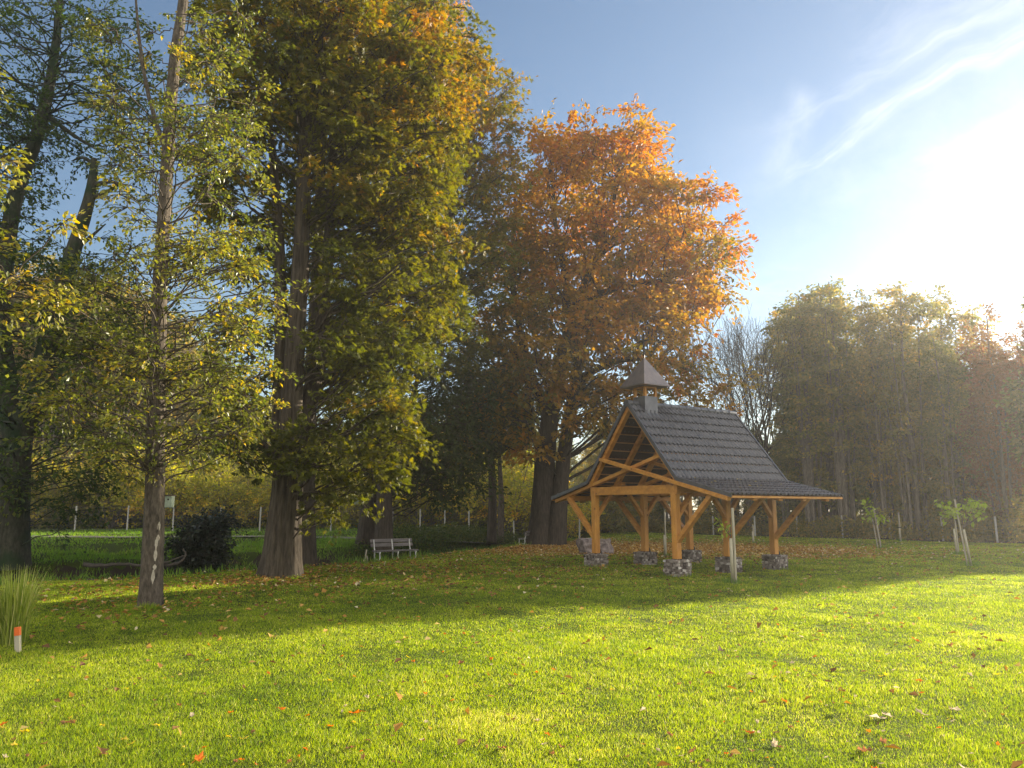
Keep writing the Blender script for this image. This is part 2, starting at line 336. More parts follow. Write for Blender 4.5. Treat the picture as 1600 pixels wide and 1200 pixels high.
pb = t.nodes.new('ShaderNodeBsdfPrincipled'); pb.inputs['Roughness'].default_value = .95; pb.inputs['Specular IOR Level'].default_value = .1; t.links.new(mx2.outputs[2], pb.inputs['Base Color'])
bp = t.nodes.new('ShaderNodeBump'); bp.inputs['Strength'].default_value = .8; bp.inputs['Distance'].default_value = .04; t.links.new(n1.outputs[0], bp.inputs['Height']); t.links.new(bp.outputs[0], pb.inputs['Normal'])
t.links.new(pb.outputs[0], out.inputs[0]); M_GROUND = m
cxy = np.stack([X, Y, Z], -1).reshape(-1, 3)
fc = cxy[F].mean(1); uu, _ = edge_dist(fc[:, 0], fc[:, 1])
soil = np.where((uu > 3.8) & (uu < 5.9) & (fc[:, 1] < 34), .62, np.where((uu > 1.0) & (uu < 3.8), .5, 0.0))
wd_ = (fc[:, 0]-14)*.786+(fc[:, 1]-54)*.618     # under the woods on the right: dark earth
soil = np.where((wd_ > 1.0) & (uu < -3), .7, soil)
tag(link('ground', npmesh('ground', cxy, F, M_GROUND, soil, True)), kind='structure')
# creek water and gravel path
wm, t, out = newmat('creek_water'); p = t.nodes.new('ShaderNodeBsdfPrincipled'); p.inputs['Base Color'].default_value = (.02, .02, .012, 1); p.inputs['Roughness'].default_value = .08
t.links.new(p.outputs[0], out.inputs[0])
def strip(name, offs, z, mat, kind='structure', i0=0, i1=None):
    P = EDGE[i0:i1]; T = unit(np.gradient(P, axis=0)); Nn = np.stack([-T[:, 1], T[:, 0]], 1)
    rows = []
    for o_ in offs: rows.append(P+Nn*o_)
    # resample finely
    tt = np.linspace(0, len(P)-1, 120); rr = [np.stack([np.interp(tt, np.arange(len(P)), r[:, k]) for k in (0, 1)], 1) for r in rows]
    V = []; 
    for r in rr:
        zz = np.full(len(r), z) if not callable(z) else z(r[:, 0], r[:, 1])
        V.append(np.column_stack([r, zz]))
    n = 120; F = []
    for a in range(len(rr)-1):
        i = np.arange(n-1); F.append(np.stack([a*n+i, a*n+i+1, (a+1)*n+i+1, (a+1)*n+i], 1))
    return tag(link(name, npmesh(name, np.concatenate(V), np.concatenate(F), mat, None, True)), kind=kind)
strip('creek_water', [1.6, 5.2], -1.0, wm, i1=8)
M_PATH = plain('gravel_path', (.17, .15, .11), (.11, .10, .07), 25, .95, .4)
pth = [gp(-200, 838, .45), gp(0, 838, .45), gp(200, 839, .45), gp(450, 836, .45), gp(650, 834, .45), gp(850, 832, .45), gp(900, 831, .45)]
V = []; 
for q in pth:
    for o_ in (-1.0, 1.0): V.append((q[0], q[1]+o_, tz(q[0], q[1]+o_)+.06))
pm = MB(); pm.add(V, [(2*i, 2*i+2, 2*i+3, 2*i+1) for i in range(len(pth)-1)]); tag(pm.build('path', M_PATH), kind='structure')

# ------------------------------------------------------------ shelter
SH = dict(cx=4.351, cy=20.75, th=R(33.76), W=3.308, L=3.983, hp=.397, zt=2.375, zr=4.76, k=1.859, zk=2.522, e=3.68, ze=2.062, g1=.136, g2=.479)
W_, L_, h_ = SH['W'], SH['L'], SH['W']/2
sh = empty('wooden_shelter', (SH['cx'], SH['cy'], 0), SH['th'])
tag(sh, 'honey coloured timber shelter with flared dark tiled roof and little bell turret', 'shelter')
PW = .18
def lowz(n): return SH['ze']+(SH['zk']-SH['ze'])*(SH['e']-abs(n-h_))/(SH['e']-SH['k'])   # underside line of the flared slope
posts = [(0, 0), (L_/2, 0), (L_, 0), (0, W_), (L_/2, W_), (L_, W_)]
M_STONE = leafmat('plinth_stones', [(0, (.07, .055, .05)), (.4, (.17, .14, .12)), (.75, (.30, .26, .23)), (1, (.50, .46, .41))], trans=0, rough=.9, spec=.2, gain=1.1)
def stonebase(seed):
    r_ = np.random.default_rng(seed); q = QB(); cub = np.array([(x, y, z) for x in (-.5, .5) for y in (-.5, .5) for z in (-.5, .5)]); cf = np.array([(0, 1, 3, 2), (4, 6, 7, 5), (0, 4, 5, 1), (2, 3, 7, 6), (0, 2, 6, 4), (1, 5, 7, 3)])
    def block(c, sz, h):
        a_ = r_.normal(0, .16); rt_ = np.array([[math.cos(a_), 0, math.sin(a_)], [0, 1, 0], [-math.sin(a_), 0, math.cos(a_)]]) if sz[1] < sz[0] else np.array([[1, 0, 0], [0, math.cos(a_), math.sin(a_)], [0, -math.sin(a_), math.cos(a_)]])
        q.add(np.array(c)+(cub*np.array(sz)*(1+r_.uniform(-.45, .2, (8, 3))))@rt_, cf, np.full(6, h))
    q.add(np.array([0, 0, .15])+cub*np.array([.44, .44, .44]), cf, np.full(6, .02))
    z = -.04
    while z < .36:
        hgt = min(r_.uniform(.05, .10), .385-z)
        if hgt < .03: break
        for side in range(4):
            x = -.25
            while x < .23:
                wd = min(r_.uniform(.05, .13), .26-x); c = np.array([x+wd/2, -.225+r_.uniform(-.012, .012), z+hgt/2]); a = side*math.pi/2
                cc = (c[0]*math.cos(a)-c[1]*math.sin(a), c[0]*math.sin(a)+c[1]*math.cos(a), c[2]); sz = (wd*.97, .09, hgt*.95) if side % 2 == 0 else (.09, wd*.97, hgt*.95)
                block(cc, sz, float(np.clip(r_.normal(.5, .28), 0, 1))); x += wd
        z += hgt
    for gx in np.arange(-.19, .2, .095):
        for gy in np.arange(-.19, .2, .095): block((gx, gy, .372), (.09, .09, .035), float(np.clip(r_.normal(.6, .2), 0, 1)))
    return q.mesh('stone_plinth', M_STONE)
for i, (s_, n_) in enumerate(posts):
    o = link('stone_plinth', stonebase(i), sh, (s_, n_, 0.02))
    mb = MB(); mb.beam((s_, n_, SH['hp']+.03), (s_, n_, SH['zt']-.002), PW, PW, up=(0, 1, 0)); po = mb.build('post', M_WOOD, sh, .008)
    mb = MB(); mb.box((s_, n_, SH['hp']+.012), (.13, .13, .05)); mb.tube([(s_+.12, n_-.05, SH['hp']-.03), (s_+.12, n_-.05, SH['hp']+.08), (s_+.11, n_-.04, SH['hp']+.17)], [.055, .045, .012], 8)
    mb.build('post_shoe', M_DARKM, po)
    sgn = -1 if n_ == 0 else 1
    mb = MB(); mb.beam((s_, n_+sgn*.04, .88), (s_, n_+sgn*1.28, 2.08), .12, .15, up=(1, 0, 0)); mb.build('brace', M_WOODX, sh, .006)
    for d_ in (-1, 1):
        if 0 <= s_+d_*.5 <= L_:
            mb = MB(); mb.beam((s_+d_*.05, n_+sgn*.003, 1.50), (s_+d_*.62, n_+sgn*.003, 2.17), .10, .13, up=(0, 1, 0)); mb.build('brace', M_WOODX, sh, .006)
for n_ in (0, W_):                    # wall plates along the shelter
    mb = MB(); mb.beam((-.10, n_, SH['zt']-.11), (L_+.35, n_, SH['zt']-.11), PW-.02, .20); mb.build('wall_plate', M_WOODX, sh, .006)
for n_ in (-1.22, W_+1.22):           # outer purlins under the flared eaves
    mb = MB(); mb.beam((-.05, n_, lowz(n_)-.20), (L_+.40, n_, lowz(n_)-.20), .12, .14); mb.build('eave_purlin', M_WOODX, sh, .006)
for s_ in (0, L_/2, L_):              # tie beams
    mb = MB(); mb.beam((s_+.004, -.14, SH['zt']-.125), (s_+.004, W_+.14, SH['zt']-.125), PW-.03, .24, up=(0, 0, 1)); mb.build('tie_beam', M_WOODX, sh, .006)
def steepz(n): return SH['zr']-(SH['zr']-SH['zk'])/SH['k']*abs(n-h_)
for q, s_ in enumerate((0, L_/4, L_/2, 3*L_/4, L_)):
    for sg in (-1, 1):
        mb = MB(); nk = h_+sg*(SH['k']+.12); a = (s_, h_+sg*.02, SH['zr']-.13); b = (s_, h_+sg*(SH['k']-.02), SH['zk']-.12)
        mb.beam(a, b, .11, .16, up=(1, 0, 0)); mb.build('rafter', M_WOODX, sh, .006)
        sl_ = (SH['zk']-SH['ze'])/(SH['e']-SH['k'])
        ne = h_+sg*(SH['e']-.10); ze = SH['ze']+sl_*.10-.11
        if q % 2 == 0:                # scissor brace: runs on up to the opposite rafter
            no = h_-sg*1.22; zo = ze+sl_*(SH['e']-.10+1.22)
        else:
            no = h_+sg*1.5; zo = ze+sl_*(SH['e']-.10-1.5)
        ds = .062*sg
        mb = MB(); mb.beam((s_+ds-.05, ne, ze), (s_+ds-.05, no, zo), .10, .16, up=(1, 0, 0)); mb.build('scissor_beam' if q % 2 == 0 else 'rafter', M_WOODX, sh, .006)
s0, s1 = -SH['g1'], L_+SH['g2']
for sg in (-1, 1):
    for q in range(10):               # tile battens
        d_ = .10+q*(SH['k']-.05)/9.5; n_ = h_+sg*d_
        mb = MB(); mb.beam((s0+.02, n_, steepz(n_)-.035), (s1-.02, n_, steepz(n_)-.035), .05, .03); mb.build('batten', M_BATTEN, sh)
    for q in range(6):
        n_ = h_+sg*(SH['k']+.15+q*.32)
        mb = MB(); mb.beam((s0+.02, n_, lowz(n_)-.025), (s1-.02, n_, lowz(n_)-.025), .05, .03); mb.build('batten', M_BATTEN, sh)
    ne = h_+sg*(SH['e']-.03)
    mb = MB(); mb.beam((s0+.01, ne, SH['ze']-.035), (s1-.01, ne, SH['ze']-.035), .03, .06); mb.build('eave_board', M_WOODX, sh)
def tiles(sg):
    prof = []                          # (distance from ridge, z of the tile bed) down the slope, kinked at k
    l1 = math.hypot(SH['k'], SH['zr']-SH['zk']); l2 = math.hypot(SH['e']-SH['k'], SH['zk']-SH['ze'])
    def pos(q):
        if q <= l1: f_ = q/l1; return SH['k']*f_, SH['zr']+(SH['zk']-SH['zr'])*f_, ((SH['zr']-SH['zk'])/l1, SH['k']/l1)
        f_ = (q-l1)/l2; return SH['k']+(SH['e']-SH['k'])*f_, SH['zk']+(SH['ze']-SH['zk'])*f_, ((SH['zk']-SH['ze'])/l2, (SH['e']-SH['k'])/l2)
    cuts = list(np.linspace(0, l1, 10))+list(np.linspace(l1, l1+l2, 7))[1:]
    nw = 28; sub = 8; ns = nw*sub+1; ss = np.linspace(s0, s1, ns); ph = (ss-s0)/(s1-s0)*nw*2*np.pi
    wave = .034*np.maximum(np.sin(ph), -.35)+.004*np.sin(2*ph)
    jit = rng.normal(0, .0018, ns)
    V = []; rows = []
    for a, b in zip(cuts[:-1], cuts[1:]):
        off = rng.normal(0, .002)
        for q, lift in ((a-.012 if a > 0 else 0, .003), (a+(b-a)*.5, .022), (b+.016, .046), (b+.016, .030), (b-.012, .028)):
            d_, z_, (nn, nz) = pos(min(q, l1+l2+.02)); hh = lift+wave+off+(jit if lift > .01 else 0)
            V.append(np.column_stack([ss, h_+sg*(d_+nn*hh), z_+nz*hh+.004]))
    top = len(V)
    V = np.concatenate(V); i, j = np.meshgrid(np.arange(ns-1), np.arange(top-1)); b_ = j*ns+i
    F = np.stack([b_, b_+1, b_+ns+1, b_+ns], -1).reshape(-1, 4)
    if sg < 0: F = F[:, ::-1]
    return npmesh('roof_tiles', V, F, M_TILE, None, False)
for sg in (-1, 1):
    rt = link('roof_slope', tiles(sg), sh)
    V = []
    for d_, z_ in ((0, SH['zr']), (SH['k'], SH['zk']), (SH['e'], SH['ze'])):
        for s_ in (s0+.01, s1-.01): V.append((s_, h_+sg*d_, z_-.008))
    mb = MB(); mb.add(V, [(0, 1, 3, 2), (2, 3, 5, 4)]); mb.build('underlay', M_TILEU, rt)
    for s_ in (s0, s1):                # verge trims
        mb = MB(); mb.beam((s_, h_+sg*.02, SH['zr']), (s_, h_+sg*SH['k'], SH['zk']), .045, .10, up=(1, 0, 0)) if False else None
        for (a, za), (b, zb) in (((.02, SH['zr']), (SH['k'], SH['zk'])), ((SH['k'], SH['zk']), (SH['e'], SH['ze']))):
            mb.beam((s_, h_+sg*a, za+.0), (s_, h_+sg*b, zb+.0), .10, .05, up=(1, 0, 0))
        mb.build('verge_tile', M_TILE, rt)
for a, b in ((s0-.02, .26), (.94, s1+.02)):
    mb = MB()
    n = int((b-a)/.33)+1
    for q in range(n):
        x0 = a+(b-a)*q/n; x1 = a+(b-a)*(q+1)/n+.03
        mb.tube([(x0, h_, SH['zr']-.005), (x1, h_, SH['zr']-.005)], [.10, .088], 12)
    mb.build('ridge_cap', M_TILE, sh, smooth=False)
for q_ in range(16):
    n_r = h_-SH['k']-random.uniform(.05, 1.5); s_r = random.uniform(.2, L_); mb = MB(); a_ = random.uniform(0, 3.1); c_, d_ = math.cos(a_)*.05, math.sin(a_)*.05; zz = lowz(n_r)+.06
    mb.add([(s_r-c_, n_r-d_, zz), (s_r-d_*.6, n_r+c_*.6, zz+.015), (s_r+c_, n_r+d_, zz+.01), (s_r+d_*.6, n_r-c_*.6, zz+.012)], [(0, 1, 2, 3)])
    ROOFL = globals().setdefault('ROOFL', []); ROOFL.append(mb)
# bell turret
tu = empty('bell_turret', (.6, h_, 0)); tu.parent = sh
mb = MB(); mb.box((0, 0, 4.72), (.50, .50, .52)); mb.build('turret_box', M_LEAD, tu, .004)
mb = MB(); mb.add([(-.33, .27, steepz(h_-.27)+.05-.0), (.33, .27, steepz(h_-.27)+.05), (.36, .42, steepz(h_-.42)+.055), (-.36, .42, steepz(h_-.42)+.055)], [(0, 1, 2, 3)])
mb.add([(-.33, -.25, 4.49), (.33, -.25, 4.49), (.36, -.44, 4.27), (-.36, -.44, 4.27), (-.33, -.25, 4.45), (.33, -.25, 4.45)], [(0, 1, 2, 3), (0, 4, 5, 1)])
mb.build('flashing', M_LEAD, tu)
for x in (-1, 1):
    for y in (-1, 1):
        mb = MB(); mb.beam((x*.205, y*.205, 4.97), (x*.205, y*.205, 5.30), .075, .075, up=(0, 1, 0)); mb.build('turret_post', M_WOODX, tu, .004)
mb = MB()
for x in (-1, 1): mb.beam((x*.205, -.24, 5.255), (x*.205, .24, 5.255), .06, .06); 
for y in (-1, 1): mb.beam((-.17, y*.205, 5.255), (.17, y*.205, 5.255), .055, .055)
mb.build('turret_frame', M_WOODX, tu)
mb = MB(); a = .52; V = [(-a, -a, 5.27), (a, -a, 5.27), (a, a, 5.27), (-a, a, 5.27), (-a, -a, 5.30), (a, -a, 5.30), (a, a, 5.30), (-a, a, 5.30)]
r_ = .236; V += [(-r_, -r_, 5.78), (r_, -r_, 5.78), (r_, r_, 5.78), (-r_, r_, 5.78), (0, 0, 6.18)]
F_ = [(3, 2, 1, 0)]+[(i, (i+1) % 4, 4+(i+1) % 4, 4+i) for i in range(4)]+[(4+i, 4+(i+1) % 4, 8+(i+1) % 4, 8+i) for i in range(4)]+[(8+i, 8+(i+1) % 4, 12) for i in range(4)]
mb.add(V, F_); mb.build('turret_roof', M_COPPER, tu)
mb = MB(); mb.tube([(0, 0, 6.16), (0, 0, 6.27)], [.02, .016], 8); mb.beam((0, 0, 6.26), (0, 0, 6.90), .05, .035, up=(0, 1, 0)); mb.beam((0, -.22, 6.68), (0, -.026, 6.68), .03, .05); mb.beam((0, .026, 6.68), (0, .22, 6.68), .03, .05)
mb.build('cross', M_DARKM, tu)

# ------------------------------------------------------------ trees
def bez(a, b, sag, n, wob, rs):
    t_ = np.linspace(0, 1, n)[:, None]; P = a+(b-a)*t_
    P[:, 2] += (sag*4*t_*(1-t_))[:, 0]
    ln = np.linalg.norm(b-a); P[1:-1] += rs.normal(0, wob*ln, (n-2, 3))
    return P
def stem_tube(qb, P, Rd, k=12, rows=None, rs=None, flare=0, ridge=.0):
    P = np.asarray(P, float); Rd = np.asarray(Rd, float)
    seg = np.concatenate([[0], np.cumsum(np.linalg.norm(np.diff(P, axis=0), axis=1))])
    rows = rows or max(6, int(seg[-1]/.5))
    s_ = np.linspace(0, seg[-1], rows)
    # smooth interpolation (catmull via repeated averaging)
    Q = np.stack([np.interp(s_, seg, P[:, i]) for i in range(3)], 1); r = np.interp(s_, seg, Rd)
    for _ in range(3):
        Q[1:-1] = (Q[:-2]+2*Q[1:-1]+Q[2:])/4; r[1:-1] = (r[:-2]+2*r[1:-1]+r[2:])/4
    if rs is not None and rows > 8: Q[2:-1, :2] += np.cumsum(rs.normal(0, .006*r.max(), (rows-3, 2)), axis=0)
    lob = np.ones((rows, k)); th = np.arange(k)*2*np.pi/k
    if flare:
        f_ = np.exp(-(s_/ (2.2*Rd[0])))[:, None]; lob = lob+flare*f_*(1+.55*np.sin(th*5+1.3)[None, :]+.3*np.sin(th*9)[None, :])
    if ridge:
        A, B = np.meshgrid(th*k/ (2*np.pi)*.9, s_*.8+0); tw = A+s_[:, None]*.22+.5*vnoise(B*1.1, B*0, 15)
        lob = lob+ridge*(vnoise(tw, B*.8, 11)-.5)+ridge*.6*(vnoise(tw*2, B*3, 12)-.5)
        lob[:, -1] = (lob[:, -2]+lob[:, 0])/2
    V, F = tube(Q, r, k, lob); qb.add(V, F); return Q, r
def make_tree(name, base, stems, crown, nclump, leaf, mat_leaf, mat_bark, seed, sprays=7, per=14, crad=1.1, hue=.5, hue_hi=0., palm=1, trunk_k=16, ridge=.0, flare=.25,
              droop=.35, spread=1.0, shell=.45, twig=True, hue_dir=None, label=None, cat='tree', group=None, extra=None, parent_name_crown='crown', blen=1.0, hvar=.13, bth=1.0, cvar=.15, gap=None):
    """base: world xyz; stems: list of (points, radii) relative to base; crown: ellipsoids (x,y,z,rx,ry,rz,weight) relative to base"""
    rs = np.random.default_rng(seed); root = empty(name, base)
    qb = QB(); SP = []; SR = []
    for si, (P, Rd) in enumerate(stems):
        Q, r = stem_tube(qb, P, Rd, trunk_k if si == 0 else max(6, trunk_k//2), rs=rs, flare=flare if si == 0 else 0, ridge=ridge if si == 0 else ridge*.5,
                         rows=None if si else int(max(10, 4*np.ptp(np.array(P)[:, 2]))))
        SP.append(Q); SR.append(r)
    SPc = np.concatenate(SP); SRc = np.concatenate(SR)
    wts = np.array([c[3]*c[4]*c[5]*(c[6] if len(c) > 6 else 1) for c in crown]); wts = wts/wts.sum()
    C = []
    tries = 0; mind = crad*.62
    while len(C) < nclump and tries < nclump*30:
        tries += 1; e = crown[rs.choice(len(crown), p=wts)]; d = unit(rs.normal(size=3)); q = rs.uniform(shell, 1)**.6
        p_ = np.array(e[:3])+d*q*np.array(e[3:6])
        if gap and p_[1] < .3 and gap[1] < p_[2] < gap[2]:
            if min(abs(p_[0]-np.interp(p_[2], Q_[:, 2], Q_[:, 0])) for Q_ in SP[:3]) < gap[0]: continue
        if C and tries < nclump*12 and np.min(np.linalg.norm(np.array(C)-p_, axis=1)) < mind: continue
        C.append(p_)
    if extra is not None: C += [np.array(e) for e in extra]
    C = np.array(C); cen = C.mean(0)
    LQ = QB(); zlo, zhi = C[:, 2].min(), C[:, 2].max()
    for ci, c in enumerate(C):
        # attach to a stem point lower than the clump
        dv = SPc-c; dist = np.linalg.norm(dv[:, :2], axis=1); want = c[2]-dist*.55*blen
        cost = np.abs(SPc[:, 2]-want)+dist*.8+np.where(SPc[:, 2] > c[2]+.2, 4, 0); a_i = int(np.argmin(cost+rs.uniform(0, .6, len(cost))))
        a = SPc[a_i]; ln = np.linalg.norm(c-a)
        r0 = min(SRc[a_i]*.5, (.010+.010*ln)*bth); P = bez(a, c, rs.uniform(-.02, .06)*ln, 6, .035, rs)
        V, F = tube(P, np.linspace(r0, .008+.002*ln, 6), 5); qb.add(V, F)
        outd = unit(np.array([c[0]-a[0], c[1]-a[1], .35*(c[2]-a[2])])+1e-6)
        cs = crad*rs.uniform(.7, 1.25)
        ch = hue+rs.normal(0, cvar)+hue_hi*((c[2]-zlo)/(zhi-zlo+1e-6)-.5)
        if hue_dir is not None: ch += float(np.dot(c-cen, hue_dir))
        n = sprays; d = unit(rs.normal(size=(n, 3))*np.array([1, 1, .55])+outd*.55*spread)
        l = cs*rs.uniform(.55, 1.15, n); ends = c+d*l[:, None]; ends[:, 2] -= droop*l*rs.uniform(.2, 1, n)
        for q in range(n):
            if twig:
                Pt = np.stack([c, (c+ends[q])/2+[0, 0, droop*.18*l[q]], ends[q]]); V, F = tube(Pt, np.array([.012, .008, .004]), 3); qb.add(V, F)
        # leaves along the sprays
        m_ = n*per; t_ = rs.uniform(.12, 1.08, m_)**.8; k_ = np.repeat(np.arange(n), per)
        pos = c+(ends[k_]-c)*t_[:, None]; pos[:, 2] += droop*.25*l[k_]*4*t_*(1-t_)*.5
        pos += rs.normal(0, leaf*.75, (m_, 3))*np.array([1, 1, .7])
        dl = unit(d[k_]+rs.normal(0, .55, (m_, 3))+np.array([0, 0, -.45])); nn = unit(rs.normal(0, .55, (m_, 3))+np.array([0, 0, 1.0]))
        hv = np.clip(ch+rs.normal(0, hvar, m_), 0, 1); ll = leaf*rs.uniform(.65, 1.25, m_)
        if palm == 1:
            V, F = cards(pos, dl, nn, ll*1.25, ll*.72); LQ.add(V, F, hv)
        else:
            s_ = np.cross(dl, nn); s_ = unit(s_)
            for ang in np.linspace(-1.15, 1.15, palm):
                dd = dl*math.cos(ang)+s_*math.sin(ang)+np.array([0, 0, -.12]); V, F = cards(pos, dd, nn, ll*(1.1-.28*abs(ang)), ll*.34); LQ.add(V, F, hv)
    link('trunk', qb.mesh('trunk', mat_bark, True), root)
    link(parent_name_crown, LQ.mesh('crown', mat_leaf), root)
    tag(root, label, cat, group); return root
def rel(base, pts):                    # pixel (px,py,Y) points relative to a base
    return [tuple(at(px, py, Y)-base) for px, py, Y in pts]
def ell(base, px, py, Y, rpx, rpy, ry, wt=1):
    c = at(px, py, Y); e = at(px+rpx, py, Y); u_ = at(px, py-rpy, Y)
    return (*(c-base), abs(e[0]-c[0]), ry, abs(u_[2]-c[2]), wt)
def base_at(px, py): b = gp(px, py); b[2] = tz(b[0], b[1])-.05; return b

# the great horse chestnut in the middle left
b = base_at(437, 903); Yb = b[1]
make_tree('chestnut_tree', b, [
    (rel(b, [(437, 905, Yb), (440, 860, Yb), (446, 790, Yb), (450, 740, Yb), (455, 640, Yb), (462, 520, Yb), (470, 400, Yb), (476, 250, Yb), (480, 100, Yb), (484, -60, Yb)]), [.44, .41, .39, .35, .28, .24, .21, .18, .14, .07]),
    (rel(b, [(446, 760, Yb), (434, 690, Yb+.3), (440, 560, Yb+.4), (438, 400, Yb+.5), (424, 220, Yb+.6), (400, 40, Yb+.6)]), [.26, .22, .18, .15, .10, .05]),
    (rel(b, [(450, 740, Yb), (492, 600, Yb+.8), (512, 430, Yb+1.2), (520, 250, Yb+1.4), (540, 60, Yb+1.6)]), [.26, .22, .17, .12, .05]),
    (rel(b, [(440, 720, Yb), (400, 690, Yb-.4), (378, 660, Yb-.6)]), [.16, .10, .05])],
    [ell(b, 470, 560, Yb, 130, 160, 2.4), ell(b, 500, 640, Yb-.2, 160, 100, 2.2), ell(b, 470, 250, Yb, 140, 260, 2.6), ell(b, 590, 420, Yb+1, 120, 200, 2.4),
     ell(b, 600, 180, Yb+1, 130, 200, 2.6, .8), ell(b, 480, 60, Yb, 170, 160, 2.8), ell(b, 560, 690, Yb-.3, 90, 70, 1.2), ell(b, 430, 700, Yb-.6, 90, 55, 1.0), ell(b, 665, 140, Yb+1.5, 75, 150, 2.0, .9), ell(b, 660, 400, Yb+1.5, 70, 150, 1.8, .9), ell(b, 610, 600, Yb+1, 75, 70, 1.6)],
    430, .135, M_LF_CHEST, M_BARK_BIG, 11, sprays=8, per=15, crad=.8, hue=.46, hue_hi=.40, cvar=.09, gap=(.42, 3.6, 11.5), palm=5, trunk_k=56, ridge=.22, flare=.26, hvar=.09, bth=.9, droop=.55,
    hue_dir=np.array([.03, -.01, 0]), extra=[at(515, 735, Yb-.8)-b, at(545, 760, Yb-1)-b, at(500, 770, Yb-.9)-b, at(528, 790, Yb-1)-b, at(600, 735, Yb-.6)-b, at(395, 715, Yb-1)-b, at(470, 700, Yb-1.2)-b, at(440, 690, Yb-1.2)-b],
    label='thick ridged chestnut trunk with drooping green and gold crown, nearest the lawn', cat='tree')
# its darker neighbour behind
b = base_at(481, 886); Yb = b[1]
make_tree('chestnut_tree', b, [
    (rel(b, [(481, 888, Yb), (480, 800, Yb), (484, 640, Yb), (492, 480, Yb), (500, 300, Yb), (505, 100, Yb), (505, -60, Yb)]), [.27, .23, .21, .19, .15, .10, .05])],
    [ell(b, 560, 330, Yb+2, 150, 250, 2.6), ell(b, 620, 500, Yb+2, 110, 140, 2.2), ell(b, 560, 60, Yb+2, 190, 160, 2.6)],
    150, .15, M_LF_CHEST, M_BARK_DARK, 12, sprays=7, per=12, crad=1.0, hue=.34, hue_hi=.4, cvar=.09, hvar=.09, palm=5, trunk_k=20, flare=.15, droop=.5,
    label='slim dark chestnut standing just behind the thick ridged trunk', cat='tree')
# the tree behind the bench, its golden top against the sky
b = base_at(600, 858); b[2] = tz(b[0], 33.5); b[1] = 33.5; b[0] = (600-800)/FPX*33.5; Yb = b[1]
make_tree('chestnut_tree', b, [
    (rel(b, [(600, 862, Yb), (600, 780, Yb), (602, 640, Yb), (608, 480, Yb), (618, 300, Yb), (630, 120, Yb), (640, -40, Yb)]), [.40, .33, .30, .27, .22, .14, .06]),
    (rel(b, [(601, 700, Yb), (640, 560, Yb-.5), (690, 380, Yb-1), (720, 240, Yb-1)]), [.2, .16, .10, .05]),
    (rel(b, [(604, 600, Yb), (560, 450, Yb), (540, 250, Yb), (530, 60, Yb)]), [.2, .15, .10, .05])],
    [ell(b, 650, 250, Yb, 115, 230, 3.6), ell(b, 700, 330, Yb-1, 85, 150, 3), ell(b, 600, 60, Yb, 110, 130, 3.4), ell(b, 640, 60, Yb, 75, 110, 3.2, 1.2), ell(b, 620, 480, Yb, 100, 130, 3.2), ell(b, 590, 650, Yb, 90, 60, 2.5, .8),
     ell(b, 750, 200, Yb-1, 50, 85, 2), ell(b, 765, 145, Yb-1, 38, 45, 1.8, 1.6), ell(b, 770, 330, Yb-1, 45, 60, 2), ell(b, 690, 520, Yb-1, 60, 80, 2), ell(b, 765, 250, Yb-1.5, 50, 110, 2, 1.2), ell(b, 750, 420, Yb-1.5, 45, 70, 2, 1.2)],
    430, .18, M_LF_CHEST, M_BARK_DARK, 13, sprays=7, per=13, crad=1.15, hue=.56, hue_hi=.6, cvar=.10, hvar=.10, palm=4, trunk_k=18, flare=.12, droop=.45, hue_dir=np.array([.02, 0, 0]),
    label='tall chestnut behind the bench, its top turned golden orange', cat='tree')
# dark linden to the right of it, over the bench
b = np.array([(574-800)/FPX*36, 36., 0]); b[2] = tz(b[0], 36); Yb = 36.
make_tree('linden_tree', b, [
    (rel(b, [(574, 850, Yb), (576, 780, Yb), (600, 700, Yb), (640, 640, Yb), (660, 560, Yb)]), [.42, .32, .24, .16, .06]),
    (rel(b, [(590, 725, Yb), (650, 690, Yb-1), (700, 660, Yb-1)]), [.2, .14, .06])],
    [ell(b, 680, 680, Yb-1, 75, 80, 3.2), ell(b, 620, 700, Yb, 80, 65, 2.6), ell(b, 730, 640, Yb, 50, 90, 2.6), ell(b, 700, 740, Yb-1, 60, 35, 2.2)],
    150, .17, M_LF_DK, M_BARK_DARK, 14, sprays=8, per=14, crad=1.1, hue=.4, droop=.5, trunk_k=14, bth=.6, blen=.6,
    label='spreading dark green linden over the near bench', cat='tree')
# slender grey tree left with yellow green leaves
b = base_at(234, 946); Yb = b[1]
make_tree('hornbeam_tree', b, [
    (rel(b, [(234, 950, Yb), (238, 880, Yb), (242, 780, Yb), (243, 680, Yb), (247, 560, Yb), (250, 430, Yb), (257, 320, Yb), (264, 200, Yb), (273, 90, Yb), (286, 0, Yb), (292, -90, Yb)]), [.20, .188, .175, .155, .138, .128, .12, .112, .102, .092, .07]),
    (rel(b, [(243, 760, Yb), (222, 725, Yb-.2), (205, 700, Yb-.3)]), [.05, .03, .015]),
    (rel(b, [(264, 250, Yb), (230, 170, Yb-.3), (215, 60, Yb-.5), (210, -40, Yb-.5)]), [.05, .04, .03, .015])],
    [ell(b, 245, 640, Yb, 165, 110, 1.9), ell(b, 270, 480, Yb, 160, 130, 2.0), ell(b, 300, 300, Yb, 130, 130, 1.7, .8), ell(b, 250, 130, Yb, 110, 130, 1.6, .6), ell(b, 130, 560, Yb, 80, 130, 1.2, .8), ell(b, 370, 620, Yb, 60, 100, 1.0), ell(b, 330, 120, Yb+.4, 80, 160, 1.2, .6)],
    270, .074, M_LF_YG, M_BARK_GREY, 15, sprays=7, per=13, crad=.55, hue=.55, droop=.25, trunk_k=36, ridge=.16, flare=.12, blen=.75, hvar=.18, gap=(.20, 5.0, 13),
    bth=.5,
    label='slender grey trunk with peeling pale bark and yellow green leaves', cat='tree')
